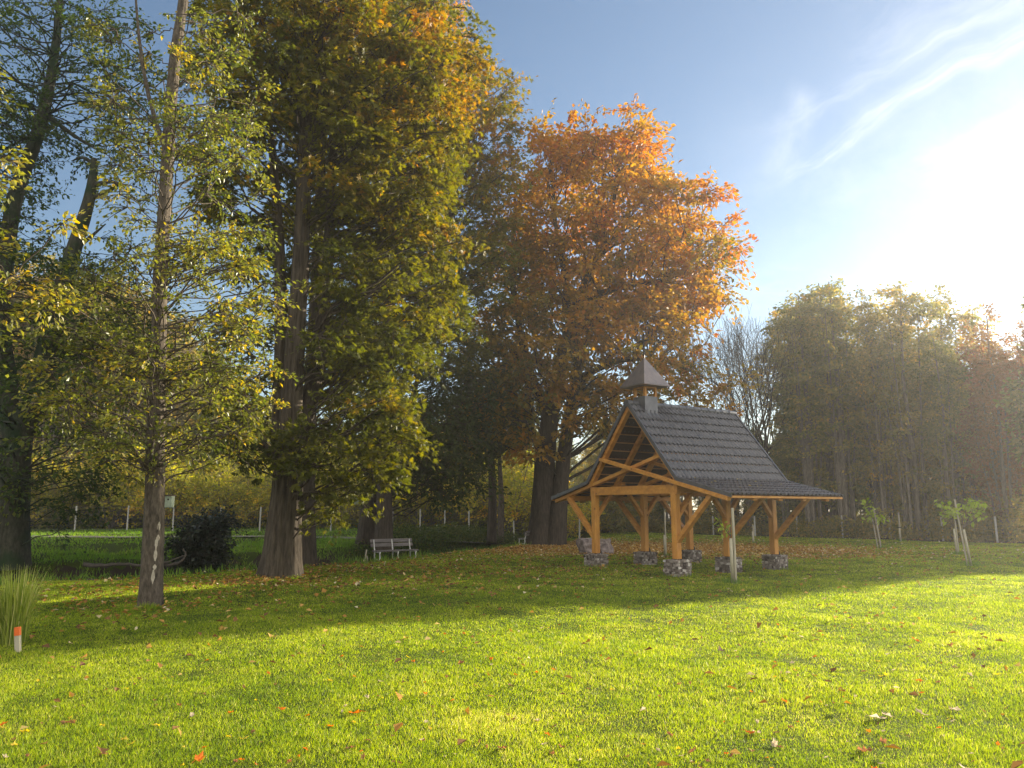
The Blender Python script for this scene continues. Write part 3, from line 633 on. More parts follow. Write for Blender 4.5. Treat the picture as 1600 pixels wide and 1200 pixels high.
hb = [o_ for o_ in col.objects if o_.name.startswith('hornbeam_tree')][-1]
M_PEEL = plain('peeled_bark', (.52, .46, .36), (.34, .29, .22), 22, .8, .4)
for px_, py_, zl_ in ((250, 848, .12), (252, 840, .07), (249, 866, .14), (253, 822, .10), (246, 900, .16), (248, 885, .06), (240, 846, .22)):
    q_ = at(px_, py_, hb.location[1]); zz = q_[2]-hb.location[2]; pc = at(float(np.interp(py_, [680, 780, 880, 950], [243, 242, 238, 234])), py_, hb.location[1]); rad_ = float(np.interp(py_, [680, 780, 880, 950], [.145, .17, .187, .21]))+.012
    a0 = -math.acos(max(-1, min(1, (q_[0]-pc[0])/rad_))); V_ = []; n_ = 8
    for i_ in range(n_):
        f_ = i_/(n_-1); ww = .13*math.sin(math.pi*min(.95, max(.05, f_)))+.04*random.random()
        for e_ in (-1, 1): V_.append((pc[0]-hb.location[0]+rad_*math.cos(a0+e_*ww), rad_*math.sin(a0+e_*ww), zz+(f_-.5)*zl_*1.6))
    mb = MB(); mb.add(V_, [(2*i_, 2*i_+1, 2*i_+3, 2*i_+2) for i_ in range(n_-1)]); mb.build('bark_patch', M_PEEL if px_ != 240 else M_ROOT, hb)
b = np.array([-9.3, 10.5, 0.0]); b[2] = tz(-9.3, 10.5)-.05; Yb = 10.5
make_tree('hornbeam_tree', b, [([(0, 0, 0), (.1, 0, 2), (.2, .1, 4.5), (.1, 0, 8)], [.16, .13, .10, .04]), ([(.1, 0, 2.2), (1.0, 0, 3.8), (1.9, .1, 4.9)], [.07, .05, .02])],
    [(2.3, 0, 5.4, .8, .9, 1.1), (1.0, 0, 5.5, 1.2, 1.2, 2.2), (0, 0, 7, 1.5, 1.5, 2.5)], 80, .085, M_LF_YG, M_BARK_DARK, 18, sprays=7, per=12, crad=.5, hue=.68, droop=.3, trunk_k=14,
    label='bright yellow green boughs reaching in from the left edge')
# forked ivy covered alder at the left edge
b = base_at(15, 884); Yb = b[1]
make_tree('alder_tree', b, [
    (rel(b, [(8, 890, Yb), (14, 800, Yb), (22, 730, Yb), (30, 670, Yb)]), [.62, .52, .46, .40]),
    (rel(b, [(28, 690, Yb), (8, 590, Yb), (-4, 500, Yb), (8, 400, Yb), (22, 300, Yb), (60, 210, Yb), (78, 130, Yb), (90, 40, Yb), (98, -60, Yb)]), [.42, .33, .28, .25, .23, .21, .17, .12, .06]),
    (rel(b, [(30, 680, Yb), (62, 600, Yb), (84, 500, Yb), (112, 400, Yb), (136, 330, Yb), (150, 270, Yb), (147, 248, Yb)]), [.42, .35, .29, .24, .20, .15, .10]),
    (rel(b, [(148, 290, Yb), (170, 280, Yb-.2), (196, 290, Yb-.3)]), [.09, .06, .03]), (rel(b, [(143, 310, Yb), (170, 300, Yb), (190, 285, Yb)]), [.09, .07, .03]),
    (rel(b, [(150, 262, Yb), (130, 240, Yb), (112, 252, Yb)]), [.08, .05, .02]), (rel(b, [(110, 395, Yb), (140, 372, Yb+.5), (165, 350, Yb+1)]), [.10, .06, .02]),
    (rel(b, [(72, 180, Yb), (95, 195, Yb), (130, 225, Yb), (165, 240, Yb)]), [.08, .07, .05, .03])],
    [ell(b, 60, 100, Yb, 130, 150, 3.2, .8), ell(b, 60, 500, Yb, 120, 120, 3.0), ell(b, 150, 480, Yb+1, 110, 110, 2.6), ell(b, 70, 680, Yb-1, 120, 110, 2.6), ell(b, 200, 150, Yb, 70, 120, 2.5, .5), ell(b, -40, 300, Yb, 90, 180, 3)],
    330, .115, M_LF_ALD, M_BARK_IVY, 16, sprays=7, per=13, crad=1.0, hue=.45, hue_hi=.2, droop=.2, trunk_k=26, ridge=.08, flare=.12, spread=1.3, blen=.4, bth=.75,
    extra=[at(x, y, Yb-.5)-b for x, y in ((110, 800), (60, 790), (90, 830), (30, 770), (120, 760), (60, 740))],
    label='massive forked trunk with ivy and a broken limb at the left edge', cat='tree')
# the big orange maple behind the shelter
b = base_at(856, 853); Yb = b[1]
make_tree('maple_tree', b, [
    (rel(b, [(848, 858, Yb), (850, 800, Yb), (852, 720, Yb), (862, 640, Yb), (880, 560, Yb), (905, 470, Yb), (935, 400, Yb), (960, 300, Yb), (975, 220, Yb)]), [.72, .58, .50, .42, .33, .24, .17, .10, .04]),
    (rel(b, [(868, 858, Yb-.4), (872, 800, Yb-.4), (880, 720, Yb-.4), (892, 640, Yb-.4), (905, 560, Yb-.4), (890, 470, Yb), (870, 360, Yb), (860, 240, Yb)]), [.55, .42, .34, .31, .24, .17, .10, .04]),
    (rel(b, [(905, 470, Yb), (960, 450, Yb-1), (1030, 440, Yb-1), (1090, 420, Yb-1)]), [.2, .15, .10, .04]),
    (rel(b, [(858, 660, Yb), (820, 560, Yb), (800, 440, Yb), (805, 300, Yb)]), [.26, .2, .13, .05]),
    (rel(b, [(895, 600, Yb), (960, 560, Yb-1), (1040, 560, Yb-1.2), (1100, 590, Yb-1)]), [.18, .13, .08, .04])],
    [ell(b, 920, 360, Yb, 160, 165, 5), ell(b, 1010, 400, Yb, 135, 125, 4.6), ell(b, 860, 520, Yb, 115, 150, 4.6), ell(b, 980, 560, Yb, 130, 110, 4.2), ell(b, 930, 240, Yb, 95, 60, 3.5), ell(b, 830, 640, Yb-1, 75, 90, 3), ell(b, 1080, 420, Yb, 70, 75, 3), ell(b, 1090, 590, Yb, 65, 50, 2.5), ell(b, 925, 660, Yb-2, 50, 60, 1.5), ell(b, 800, 420, Yb, 65, 110, 3.2), ell(b, 1135, 430, Yb, 35, 60, 2), ell(b, 780, 560, Yb-.5, 60, 100, 2.6), ell(b, 830, 250, Yb, 45, 45, 2), ell(b, 1110, 630, Yb, 50, 30, 1.5)],
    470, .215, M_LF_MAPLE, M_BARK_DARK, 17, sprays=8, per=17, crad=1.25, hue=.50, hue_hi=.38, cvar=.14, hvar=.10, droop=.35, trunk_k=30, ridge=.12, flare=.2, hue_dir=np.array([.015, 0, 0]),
    label='huge copper orange maple behind the shelter', cat='tree')
# slim pale tree beyond the creek and more between
def simple_tree(name, px, Y, top, wpx, lowpx, mat, bark, seed, hue, label, leaf=.18, n=90, r0=.16, group=None, bare=False, per=12):
    b = np.array([(px-800)/FPX*Y/math.cos(0), Y, 0.0]); b[0] = at(px, 830, Y)[0]; b[2] = tz(b[0], Y)-.05
    zt_ = at(px, top, Y)[2]-b[2]; zl = max(.6, at(px, lowpx, Y)[2]-b[2]); rw = wpx/FPX*Y
    st = [([(0, 0, 0), (.05, 0, zt_*.3), (-.1, .1, zt_*.6), (.1, 0, zt_*.96)], [r0, r0*.75, r0*.5, .03])]
    cr = [(0, 0, (zl+zt_)/2, rw, rw, (zt_-zl)/2), (0, 0, zl+(zt_-zl)*.35, rw*1.1, rw*1.1, (zt_-zl)*.33)]
    return make_tree(name, b, st, cr, n, leaf, mat, bark, seed, sprays=6, per=per, crad=max(.8, rw*.3), hue=hue, droop=.3, trunk_k=12, flare=.1, label=label, group=group)
simple_tree('chestnut_tree', 768, 44, 560, 62, 720, M_LF_CHEST, M_BARK_DARK, 31, .42, 'green and gold tree filling the gap left of the orange maple', .2, 130, .3)
simple_tree('ash_tree', 782, 46, 600, 40, 700, M_LF_CHEST, M_BARK_GREY, 21, .35, 'slim pale grey trunk beyond the creek left of the maple', .2, 70, .22)
def bush(name, px, py, Y, wpx, hpx, mat, seed, hue, label, leaf=.1, n=60, cat='bush', group=None, z=None, per=16):
    x = at(px, py, Y)[0]; b = np.array([x, Y, tz(x, Y) if z is None else z]); rw = wpx/FPX*Y; hh = hpx/FPX*Y
    st = []; rs = random.Random(seed)
    for q in range(6):
        a = rs.uniform(0, 6.28); st.append(([(0, 0, -.1), (rw*.3*math.cos(a), rw*.3*math.sin(a), hh*.4), (rw*.6*math.cos(a), rw*.6*math.sin(a), hh*.8)], [.05, .035, .015]))
    cr_e = [(0, 0, hh*.45, rw*.7, rw*.7, hh*.42, .8)]+[(rw*rs.uniform(-.75, .75), rw*rs.uniform(-.6, .6), hh*rs.uniform(.2, .85), rw*rs.uniform(.25, .5), rw*.4, hh*rs.uniform(.12, .28), 1.5) for _ in range(7)]
    return make_tree(name, b, st, cr_e, n, leaf, mat, M_BARK_FAR, seed, sprays=6, per=per, crad=max(.35, hh*.30), hue=hue, droop=.25, trunk_k=6, flare=0, spread=1.4,
                     label=label, cat=cat, group=group, shell=.2, parent_name_crown='foliage')
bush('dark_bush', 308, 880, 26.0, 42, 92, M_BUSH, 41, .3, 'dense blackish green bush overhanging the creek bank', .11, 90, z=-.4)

# yellowing shrubs behind the left fence, and the trees beyond (instanced prototypes, each copy a thing)
def copy_tree(root, loc, rz, sc, label, group):
    r = root.copy(); col.objects.link(r); r.location = loc; r.rotation_euler = (0, 0, rz); r.scale = sc
    r['label'] = label; r['group'] = group
    for ch in list(root.children):
        c = ch.copy(); col.objects.link(c); c.parent = r
    return r
rr = random.Random(5)
def wood_proto(name, seed, mat, hue, H=16, rw=2.3, n=150, low=.10, leaf=.2, bare=False, per=12, cat='tree'):
    q_ = random.Random(seed); st = [([(0, 0, -.3), (.1, 0, H*.3), (-.15, .1, H*.6), (.1, 0, H*.97)], [.16, .13, .10, .03])]; cr = [(0, 0, H*(low+.78)/2, rw*.9, rw*.9, H*(.78-low)/2, .35 if low > 0 else .9)]
    for i in range(6):
        a = q_.uniform(0, 6.28); r_ = rw*q_.uniform(.3, .8); z1 = H*q_.uniform(.45, .92)
        st.append(([(.5*r_*math.cos(a), .5*r_*math.sin(a), -.2), (.55*r_*math.cos(a), .55*r_*math.sin(a), z1*.35), (r_*.8*math.cos(a), r_*.8*math.sin(a), z1*.65), (r_*math.cos(a), r_*math.sin(a), z1*.95)], [.09, .07, .05, .02]))
        cr.append((r_*math.cos(a), r_*math.sin(a), z1*.9, rw*q_.uniform(.3, .55), rw*q_.uniform(.3, .55), H*q_.uniform(.08, .16), 2.0))
    cr.append((0, 0, H*.86, rw*.4, rw*.4, H*.13, 2.5))
    return make_tree(name, (0, -500, -50), st, cr, n, leaf, mat, M_BARK_FAR, seed, sprays=7, per=per, crad=.8, hue=hue, droop=.15, trunk_k=8, flare=.1, label='x', cat=cat, spread=1.2, hvar=.18)
WP = [wood_proto('woodland_tree', 51, M_LF_WOODS, .36, rw=1.9, n=84), wood_proto('woodland_tree', 52, M_LF_WOODS, .48, rw=2.3, low=.08, n=100), wood_proto('woodland_tree', 53, M_LF_WOODS, .22, rw=1.7, n=80),
      wood_proto('woodland_tree', 54, M_LF_WOODS, .62, rw=2.1, n=80, per=9), wood_proto('woodland_tree', 55, M_LF_RED, .5, rw=2.1, n=85, low=.12), wood_proto('woodland_tree', 56, M_LF_WOODS, .25, rw=3.4, low=.0, n=150, leaf=.26)]
LAB = {0: 'tall olive brown tree in the hazy woods behind the right fence', 1: 'broad leafy tree in the hazy woods behind the right fence', 2: 'narrow dark green tree in the hazy woods on the right',
       3: 'thinning yellow brown tree in the hazy woods on the right', 4: 'reddish brown tree at the right end of the woods', 5: 'dense tree deep inside the woods on the right'}
OPX = [950, 1090, 1180, 1240, 1300, 1340, 1375, 1420, 1460, 1500, 1530, 1580, 1640, 1700, 1800]
OPY = [650, 640, 600, 500, 475, 445, 490, 485, 470, 470, 505, 490, 505, 490, 480]
used = set()
def place(k, x, y, H, label, group, sxy=1.0):
    z = tz(x, y)-.1; s_ = H/16.0; r = WP[k]
    if k not in used:
        used.add(k); r.location = (x, y, z); r.rotation_euler = (0, 0, rr.uniform(0, 6.28)); r.scale = (s_*sxy, s_*sxy, s_); r['label'] = label; r['group'] = group
    else: copy_tree(r, (x, y, z), rr.uniform(0, 6.28), (s_*sxy, s_*sxy, s_), label, group)
E1 = np.array([8.0, 61.6]); DIR = unit(np.array([11.3, -14.0])); PERP = np.array([-DIR[1], DIR[0]])
ORD = ['first', 'second', 'third', 'fourth', 'fifth', 'sixth', 'seventh', 'eighth', 'ninth', 'tenth', 'eleventh', 'twelfth', 'thirteenth', 'fourteenth', 'fifteenth', 'sixteenth', 'seventeenth', 'eighteenth', 'nineteenth', 'twentieth', 'twenty-first', 'twenty-second', 'twenty-third']
KINDW = {0: 'olive brown tree', 1: 'broad leafy tree', 2: 'narrow green tree', 3: 'thinning yellow brown tree', 4: 'reddish brown tree', 5: 'dense tree'}
front_n = 0
for row, off in enumerate((2.6, 5.0, 8.0, 11.5, 15.5, 21, 28)):
    s_ = 0.0
    while s_ < 30+row*.5:
        q = E1+DIR*s_+PERP*(off+rr.uniform(-.8, .8)); px = 800+FPX*q[0]/q[1]*1.0
        dpx = 800+q[0]/(q[1]*math.cos(PITCH))*FPX
        py = np.interp(dpx, OPX, OPY)+(rr.uniform(-4, 18) if rr.random() < .35 else rr.uniform(30, 110))+(110 if row >= 4 else 0)
        H = at(dpx, py, q[1])[2]*(1.07 if dpx < 1250 or dpx > 1480 else 1.13)
        if dpx > 1700: break
        if dpx > 1470: H = max(H, 11.6+rr.uniform(-.2, .6))
        k = rr.choice([0, 0, 1, 1, 2, 3]) if row < 4 else 5
        if dpx > 1535 and row < 4: k = 4 if rr.random() < .6 else 3
        if dpx < 1235 and dpx > 1110: H = min(H, at(dpx, 640+rr.uniform(0, 60), q[1])[2]); k = 2 if row < 4 else 5
        place(k, q[0], q[1], H, LAB[k] if row else KINDW[k]+' in the front row of the right woods, '+ORD[front_n]+' from left', 'trees of the hazy woods on the right', rr.uniform(.85, 1.1)); front_n = front_n+1 if row == 0 else front_n
        s_ += rr.uniform(1.9, 3.1) if row < 4 else 3.2
# the taller end of the woods, just outside the right edge of the view: it casts the long shadow over the lawn, and sun comes past its end
for row, off in enumerate((2.0, 4.6, 7.5)):
    s_ = 30.6+row*1.2
    while s_ < 33.2:
        q = E1+DIR*s_+PERP*off
        place(5, q[0], q[1], 14.6+rr.uniform(-.3, .7), 'tall broad tree at the end of the woods, beyond the right edge', 'trees of the hazy woods on the right', 1.0); s_ += 1.3
# bare trees
def bare_tree(px, Y, top, seed, label):
    x = at(px, 830, Y)[0]; z = tz(x, Y); H = at(px, top, Y)[2]-z; rs = np.random.default_rng(seed); root = empty('bare_tree', (x, Y, z-.1)); qb = QB()
    def grow(p, d, l, r, dep):
        n = 5; P = [p]; dd = d
        for i in range(n-1):
            dd = unit(dd+rs.normal(0, .10, 3)+np.array([0, 0, .04])); P.append(P[-1]+dd*l/(n-1))
        P = np.array(P); V, F = tube(P, np.maximum(np.linspace(r, r*.6, n), .009), 6 if dep < 2 else 3); qb.add(V, F)
        if dep >= 5: return
        for k in range(2 if dep < 1 else 3):
            i = -1 if k == 0 else rs.integers(2, n); nd = unit(dd*(1.0 if k == 0 else .75)+rs.normal(0, .22 if k == 0 else .42, 3)+np.array([0, 0, .15])); grow(P[i], nd, l*rs.uniform(.62, .82), r*(.62 if k == 0 else .45), dep+1)
    for q in range(3):
        a = rs.uniform(0, 6.28); grow(np.array([.3*math.cos(a), .3*math.sin(a), 0]), unit(np.array([.10*math.cos(a), .10*math.sin(a), 1])), H*.30, .13, 0)
    me = qb.mesh('trunk', M_BARK_DARK, True)
    co = np.concatenate(qb.V); sc_ = H/co[:, 2].max(); o = link('trunk', me, root); root.scale = (sc_*.9, sc_*.9, sc_)
    tag(root, label, 'tree', 'bare trees right of the orange maple')
for px, Y, top, sd in ((1128, 56, 470, 61), (1160, 57, 468, 62), (1192, 56, 478, 63), (1222, 58, 492, 64), (1145, 60, 480, 65), (1208, 60, 470, 66), (1176, 61, 482, 67)):
    bare_tree(px, Y, top, sd, {61: 'bare leafless tree nearest the orange maple', 62: 'tallest bare tree, middle of the leafless group', 63: 'bare tree rising over the far roof corner', 64: 'bare tree beside the leafy hazy woods', 65: 'bare tree furthest back between the first two', 66: 'slender bare tree touching the leafy woods at its left side', 67: 'bare tree half hidden behind the middle of the leafless group'}[sd])
# woods far behind on the left and centre
def shrubs():
    prot = [bush('willow_shrub', 100, 830, 60, 70, 120, M_LF_WIL, 71, .55, 'x', .17, 90, 'shrub', per=12), bush('willow_shrub', 400, 830, 60, 60, 100, M_LF_WIL, 72, .7, 'x', .17, 80, 'shrub', per=12), bush('willow_shrub', 600, 830, 60, 60, 80, M_LF_WOODS, 73, .35, 'x', .17, 80, 'shrub', per=12)]
    seen = set(); nn_ = 0; kw = ['yellow green willow shrub', 'golden willow shrub', 'dull green shrub']
    labs = ['yellow green willow shrub behind the left fence', 'golden willow shrub behind the left fence', 'dull green shrub behind the left fence']
    for row, Y in enumerate((57, 61, 66)):
        px = -420+row*22
        while px < 1010:
            k = rr.choice([0, 0, 1, 2]) if px < 880 else 2
            x = at(px, 830, Y)[0]+rr.uniform(-.5, .5); y = Y+rr.uniform(-1, 1)+(2 if px > 880 else 0); z = tz(x, y)-.1; s_ = rr.uniform(.75, 1.2)*(1+.12*row)
            lab_ = labs[k]+', deep in the thicket' if row or px < -60 else kw[k]+' at the front of the thicket, '+ORD[nn_]+' from the left'; nn_ += (row == 0 and px >= -60)
            r = prot[k]
            if k not in seen: seen.add(k); r.location = (x, y, z); r['label'] = lab_; r['group'] = 'shrubs behind the left fence'; r.scale = (s_,)*3
            else: copy_tree(r, (x, y, z), rr.uniform(0, 6.28), (s_,)*3, lab_, 'shrubs behind the left fence')
            px += rr.uniform(55, 85)
shrubs()
LPX = [-520, 60, 200, 330, 450, 650, 760, 900, 1050]
LPY = [330, 400, 440, 560, 640, 640, 640, 650, 650]
for row, Y in enumerate((70, 76, 84, 96)):
    px = -520+row*25; wn = 0
    while px < 1060:
        py = np.interp(px, LPX, LPY)+rr.uniform(0, 50); H = at(px, py, Y)[2]; k = rr.choice([0, 1, 2, 3]) if row < 3 else 5; x = at(px, 830, Y)[0]
        place(k, x, Y+rr.uniform(-2, 2), H, {0: 'olive tree in the wood behind the left fence', 1: 'broad tree in the wood far behind the left fence', 2: 'dark tree in the wood far behind the left fence', 3: 'yellowing tree in the wood far behind the left fence', 5: 'dense tree at the back of the wood behind the left fence'}[k]+((', '+ORD[wn]+' from left') if row == 0 and px > -60 else ''), 'trees of the wood behind the left fence', 1.25)
        wn += (px > -60)
        px += rr.uniform(45, 75)

# ------------------------------------------------------------ fences
def fence(pts, label, h=1.35, rad=.05, mesh=True):
    root = empty('wire_fence', (pts[0][0], pts[0][1], 0)); tag(root, label, 'fence'); b = Vector((pts[0][0], pts[0][1], 0))
    tops = []
    for (x, y) in pts:
        z = tz(x, y); lx = rr.uniform(-.03, .03); hh = h*rr.uniform(.96, 1.05)
        mb = MB(); mb.tube([Vector((x, y, z-.1))-b, Vector((x+lx, y, z+hh))-b], [rad, rad*.95], 8); mb.build('post', M_POST, root); tops.append((x, y, z))
    mb = MB()
    for a, c in zip(tops[:-1], tops[1:]):
        for q in range(7):
            zz = .08+q*(h-.12)/6
            mb.tube([Vector((a[0], a[1], a[2]+zz))-b, Vector((c[0], c[1], c[2]+zz))-b], [.006, .006], 3, False)
        n = int(math.hypot(c[0]-a[0], c[1]-a[1])/.22)
        for q in range(n):
            f_ = q/n; x = a[0]+(c[0]-a[0])*f_; y = a[1]+(c[1]-a[1])*f_; z = a[2]+(c[2]-a[2])*f_
            mb.tube([Vector((x, y, z+.06))-b, Vector((x, y, z+h-.04))-b], [.0045, .0045], 3, False)
    mb.build('wire_mesh', M_WIRE, root)
FY = 49
lp = [(at(px, 830, FY)[0], FY+rr.uniform(-.15, .15)) for px in (-40, 40, 118, 199, 270, 345, 405, 461, 517, 566, 613, 656, 695, 733, 770, 803, 836, 872, 905)]
fence(lp, 'wire mesh fence on grey posts beyond the creek at left', 1.5)
rp = [tuple(gp(px, py)[:2]) for px, py in ((952, 832), (1010, 832), (1060, 833), (1115, 835), (1180, 837), (1246, 838), (1317, 840.5), (1392, 842.5), (1474, 845), (1559, 848), (1655, 852), (1760, 857))]
fence(rp, 'low wire mesh fence on pale posts along the hazy woods', 1.3, .055)

# ------------------------------------------------------------ boulder
bm = bmesh.new(); bmesh.ops.create_icosphere(bm, subdivisions=5, radius=1)
from mathutils import noise
for v in bm.verts:
    p = v.co.copy(); q = Vector((max(-.8, min(.8, p.x*1.2)), max(-.8, min(.8, p.y*1.2)), max(-.7, min(.72, p.z*1.3))))
    n_ = noise.noise(p*1.5+Vector((3, 1, 2)))*.28+noise.noise(p*4)*.12+noise.noise(p*11)*.05
    q += p*n_; v.co = Vector((q.x*.68, q.y*.55, q.z*.46+.24))
me = bpy.data.meshes.new('boulder'); bm.to_mesh(me); bm.free(); me.materials.append(M_ROCK)
g = gp(930, 866); tag(link('boulder', me, None, (g[0], g[1], 0)), 'flat topped grey boulder lying behind the leftmost shelter post', 'boulder').rotation_euler = (0, 0, .2)

# ------------------------------------------------------------ benches
def bench(px, py, ang, label, Lg=1.45, scale=1.0):
    g = gp(px, py); root = empty('park_bench', (g[0], g[1], tz(g[0], g[1])), ang); root.scale = (scale,)*3
    tag(root, label, 'bench', 'park benches at the edge of the lawn')
    # local: x along the length, -y is the front
    mb = MB()
    for y in (-.22, -.10, .02): mb.box((0, y, .44), (Lg, .10, .035))
    mb.build('seat', M_GREYWOOD, root, .004)
    for z, y in ((.62, .175), (.76, .215)):
        mb = MB(); mb.box((0, y, z), (Lg, .03, .115), rot=Matrix.Rotation(R(-14), 3, 'X')); mb.build('back_plank', M_GREYWOOD, root, .004)
    for x in (-Lg/2+.12, 0, Lg/2-.12):
        mb = MB()
        mb.tube([(x, -.26, 0), (x, -.22, .10), (x, -.27, .22), (x, -.24, .34), (x, -.27, .415)], [.028, .024, .026, .024, .028], 6)
        mb.tube([(x, .14, 0), (x, .08, .12), (x, .12, .26), (x, .10, .415), (x, .155, .56), (x, .20, .80)], [.028, .024, .024, .026, .022, .02], 6)
        mb.tube([(x, -.27, .40), (x, .10, .405)], [.02, .02], 6); mb.tube([(x, -.23, .15), (x, .09, .16)], [.014, .014], 6)
        mb.build('iron_support', M_WHITE, root, smooth=True)
bench(616, 871, R(38), 'grey slatted park bench with white iron legs, nearest one', 1.6, 1.08)
bench(826, 853, R(236), 'small weathered bench seen from behind beside the maple trunk', 1.3, .9)
# ------------------------------------------------------------ stakes, saplings
def leaf_cluster(pts, size, n, mat, hue, rs, spread=.18):
    Vs = QB()
    for p in pts:
        C = np.array(p)+rs.normal(0, spread, (n, 3)); d = unit(rs.normal(size=(n, 3))+[0, 0, -.4]); nn = unit(rs.normal(0, .5, (n, 3))+[0, 0, 1]); l = size*rs.uniform(.6, 1.2, n)
        V, F = cards(C, d, nn, l*1.3, l*.75); Vs.add(V, F, np.clip(rs.normal(hue, .15, n), 0, 1))
    return Vs.mesh('foliage', mat)
def sapling(px, py, hgt, stakes, crown, label, seed, lean=0.0, guard=True, tie=False):
    g = gp(px, py); root = empty('staked_sapling', (g[0], g[1], tz(g[0], g[1]))); tag(root, label, 'young tree', 'staked saplings on the lawn'); rs = np.random.default_rng(seed)
    sx = lean
    for (dx, hh, r_) in stakes:
        mb = MB(); mb.tube([(dx, .03, -.02), (dx+sx*hh, .03, hh)], [r_*.8, r_*.75], 8); mb.build('stake', M_STAKE, root)
    mb = MB()
    if guard: mb.tube([(-.055, -.03, 0), (-.055+sx*hgt*.72, -.03, hgt*.72)], [.040, .036], 10); mb.build('tree_guard', M_GUARD, root, smooth=True); mb = MB()
    mb.tube([(-.05, -.02, .02), (-.05+sx*hgt*.7, -.02, hgt*.7), (-.04+sx*hgt*1.1, -.02, hgt*1.05)], [.018, .014, .006], 6)
    for c in crown: mb.tube([(-.05+sx*hgt*.75, -.02, hgt*.75), ((c[0]-.05)/2, c[1]/2, (c[2]+hgt*.8)/2), c], [.010, .007, .004], 4)
    mb.build('trunk', M_BARK_GREY, root)
    if tie: mb = MB(); mb.tube([(-.03+sx*hgt*.66, -.0, hgt*.66), (-.03+sx*hgt*.66, 0, hgt*.66+.05)], [.10, .10], 10, False); mb.build('tie_strap', M_DARKM, root)
    if crown: link('foliage', leaf_cluster(crown, .17 if seed != 81 else .11, 12 if seed != 81 else 8, M_LIME, .5, rs, .11 if seed != 81 else .07), root)
    C = np.column_stack([rs.normal(0, .15, 130), rs.normal(0, .12, 130), np.full(130, -.01)]); d = unit(np.column_stack([rs.normal(0, .5, 130), rs.normal(0, .5, 130), np.full(130, 1.)]))
    V, F = cards(C, d, unit(rs.normal(size=(130, 3))), rs.uniform(.08, .24, 130), np.full(130, .014)); q = QB(); q.add(V, F, rs.uniform(0, .5, 130)); link('grass_tuft', q.mesh('grass_tuft', M_BANKG), root)
sapling(1148, 912, 1.45, [(.035, 1.75, .045)], [(-.15, -.05, 1.28), (-.30, -.05, 1.36), (-.12, 0, 1.15)], 'nearest staked sapling, one tall pale stake in front of the shelter', 81, tie=False)
sapling(1376, 857, 1.35, [(.05, 1.75, .035), (-.10, 1.35, .03)], [(-.45, 0, 1.9), (-.6, 0, 2.0), (-.3, .1, 1.65), (-.5, 0, 1.3), (-.1, 0, 1.4), (.2, 0, 1.35)], 'leaning staked sapling with leafy twigs reaching left', 82, lean=-.12, guard=False)
sapling(1408, 847, 1.1, [(.0, 1.55, .05)], [], 'bare straight stake with guard near the woodland fence', 83, tie=True)
sapling(1497, 867, 1.35, [(.06, 1.6, .03)], [(-.3, 0, 1.75), (-.5, 0, 1.9), (-.15, 0, 1.55), (-.3, .1, 1.45), (.1, 0, 1.6)], 'leafy sapling in a pale guard, behind the leaning pair of stakes', 84, lean=-.03)
sapling(1519, 883, 1.55, [(-.12, 2.05, .035)], [(-.3, 0, 1.75), (.1, 0, 1.7), (.3, 0, 1.95), (.5, -.1, 1.65), (.15, 0, 1.5), (-.05, 0, 1.9), (.45, .1, 1.9)], 'large leaved sapling between two leaning stakes at right', 85, lean=-.11)
sapling(1041, 870, 1.1, [(0, 1.62, .04)], [], 'tall thin stake standing behind the middle shelter posts', 86)
sapling(1178, 850, .85, [(0, .95, .05)], [], 'short pale tree guard far behind the shelter on the lawn', 87)
for px, py, h__, lean, lb in ((568, 873, .75, .10, 'pale thin stake left of the near bench'), (576, 871, .60, -.06, 'shorter greenish stake between the thin stake and near bench'), (830, 842, .55, 0, 'white stake stub behind the far bench')):
    g = gp(px, py); mb = MB(); mb.tube([(0, 0, -.03), (lean, 0, h__)], [.03, .026], 8)
    o = tag(mb.build('wooden_stake', M_STAKE), lb, 'stake'); o.location = (g[0], g[1], tz(g[0], g[1]))
# orange topped marker stake
g = gp(28, 1020); root = empty('marker_stake', (g[0], g[1], tz(g[0], g[1]))); root.rotation_euler = (0, R(-7), 0); tag(root, 'short orange topped wooden marker stake by the grass clump', 'stake')
mb = MB(); mb.box((0, 0, .09), (.06, .045, .20)); mb.build('shaft', M_STAKE, root, .003)
mb = MB(); mb.box((0, 0, .24), (.062, .047, .10)); mb.build('painted_top', M_ORANGE, root, .003)
# nest boxes
def nestbox(p, label, s_=1.0, wire=.5):
    root = empty('nest_box', p); tag(root, label, 'nest box'); root.scale = (s_,)*3
    mb = MB(); mb.box((0, 0, 0), (.12, .12, .20)); bo = mb.build('box', M_NEST, root, .004)
    mb = MB(); mb.box((0, -.01, .112), (.15, .16, .018)); mb.build('lid', M_BARK_GREY, root)
    mb = MB(); mb.tube([(0, -.0605, .04), (0, -.066, .04)], [.017, .017], 10); mb.build('entrance_hole', M_DARKM, root)
    mb = MB(); mb.tube([(-.04, 0, .12), (0, 0, .2), (0, 0, .2+wire)], [.003, .003, .003], 4); mb.tube([(.04, 0, .12), (0, 0, .2)], [.003, .003], 4); mb.build('hanger', M_WIRE, root)
nestbox(at(265, 784, 13.8), 'greenish nest box hanging beside the slender grey trunk')
nestbox(at(557, 783, 24), 'small white nest box hanging in the low chestnut branches', .95)

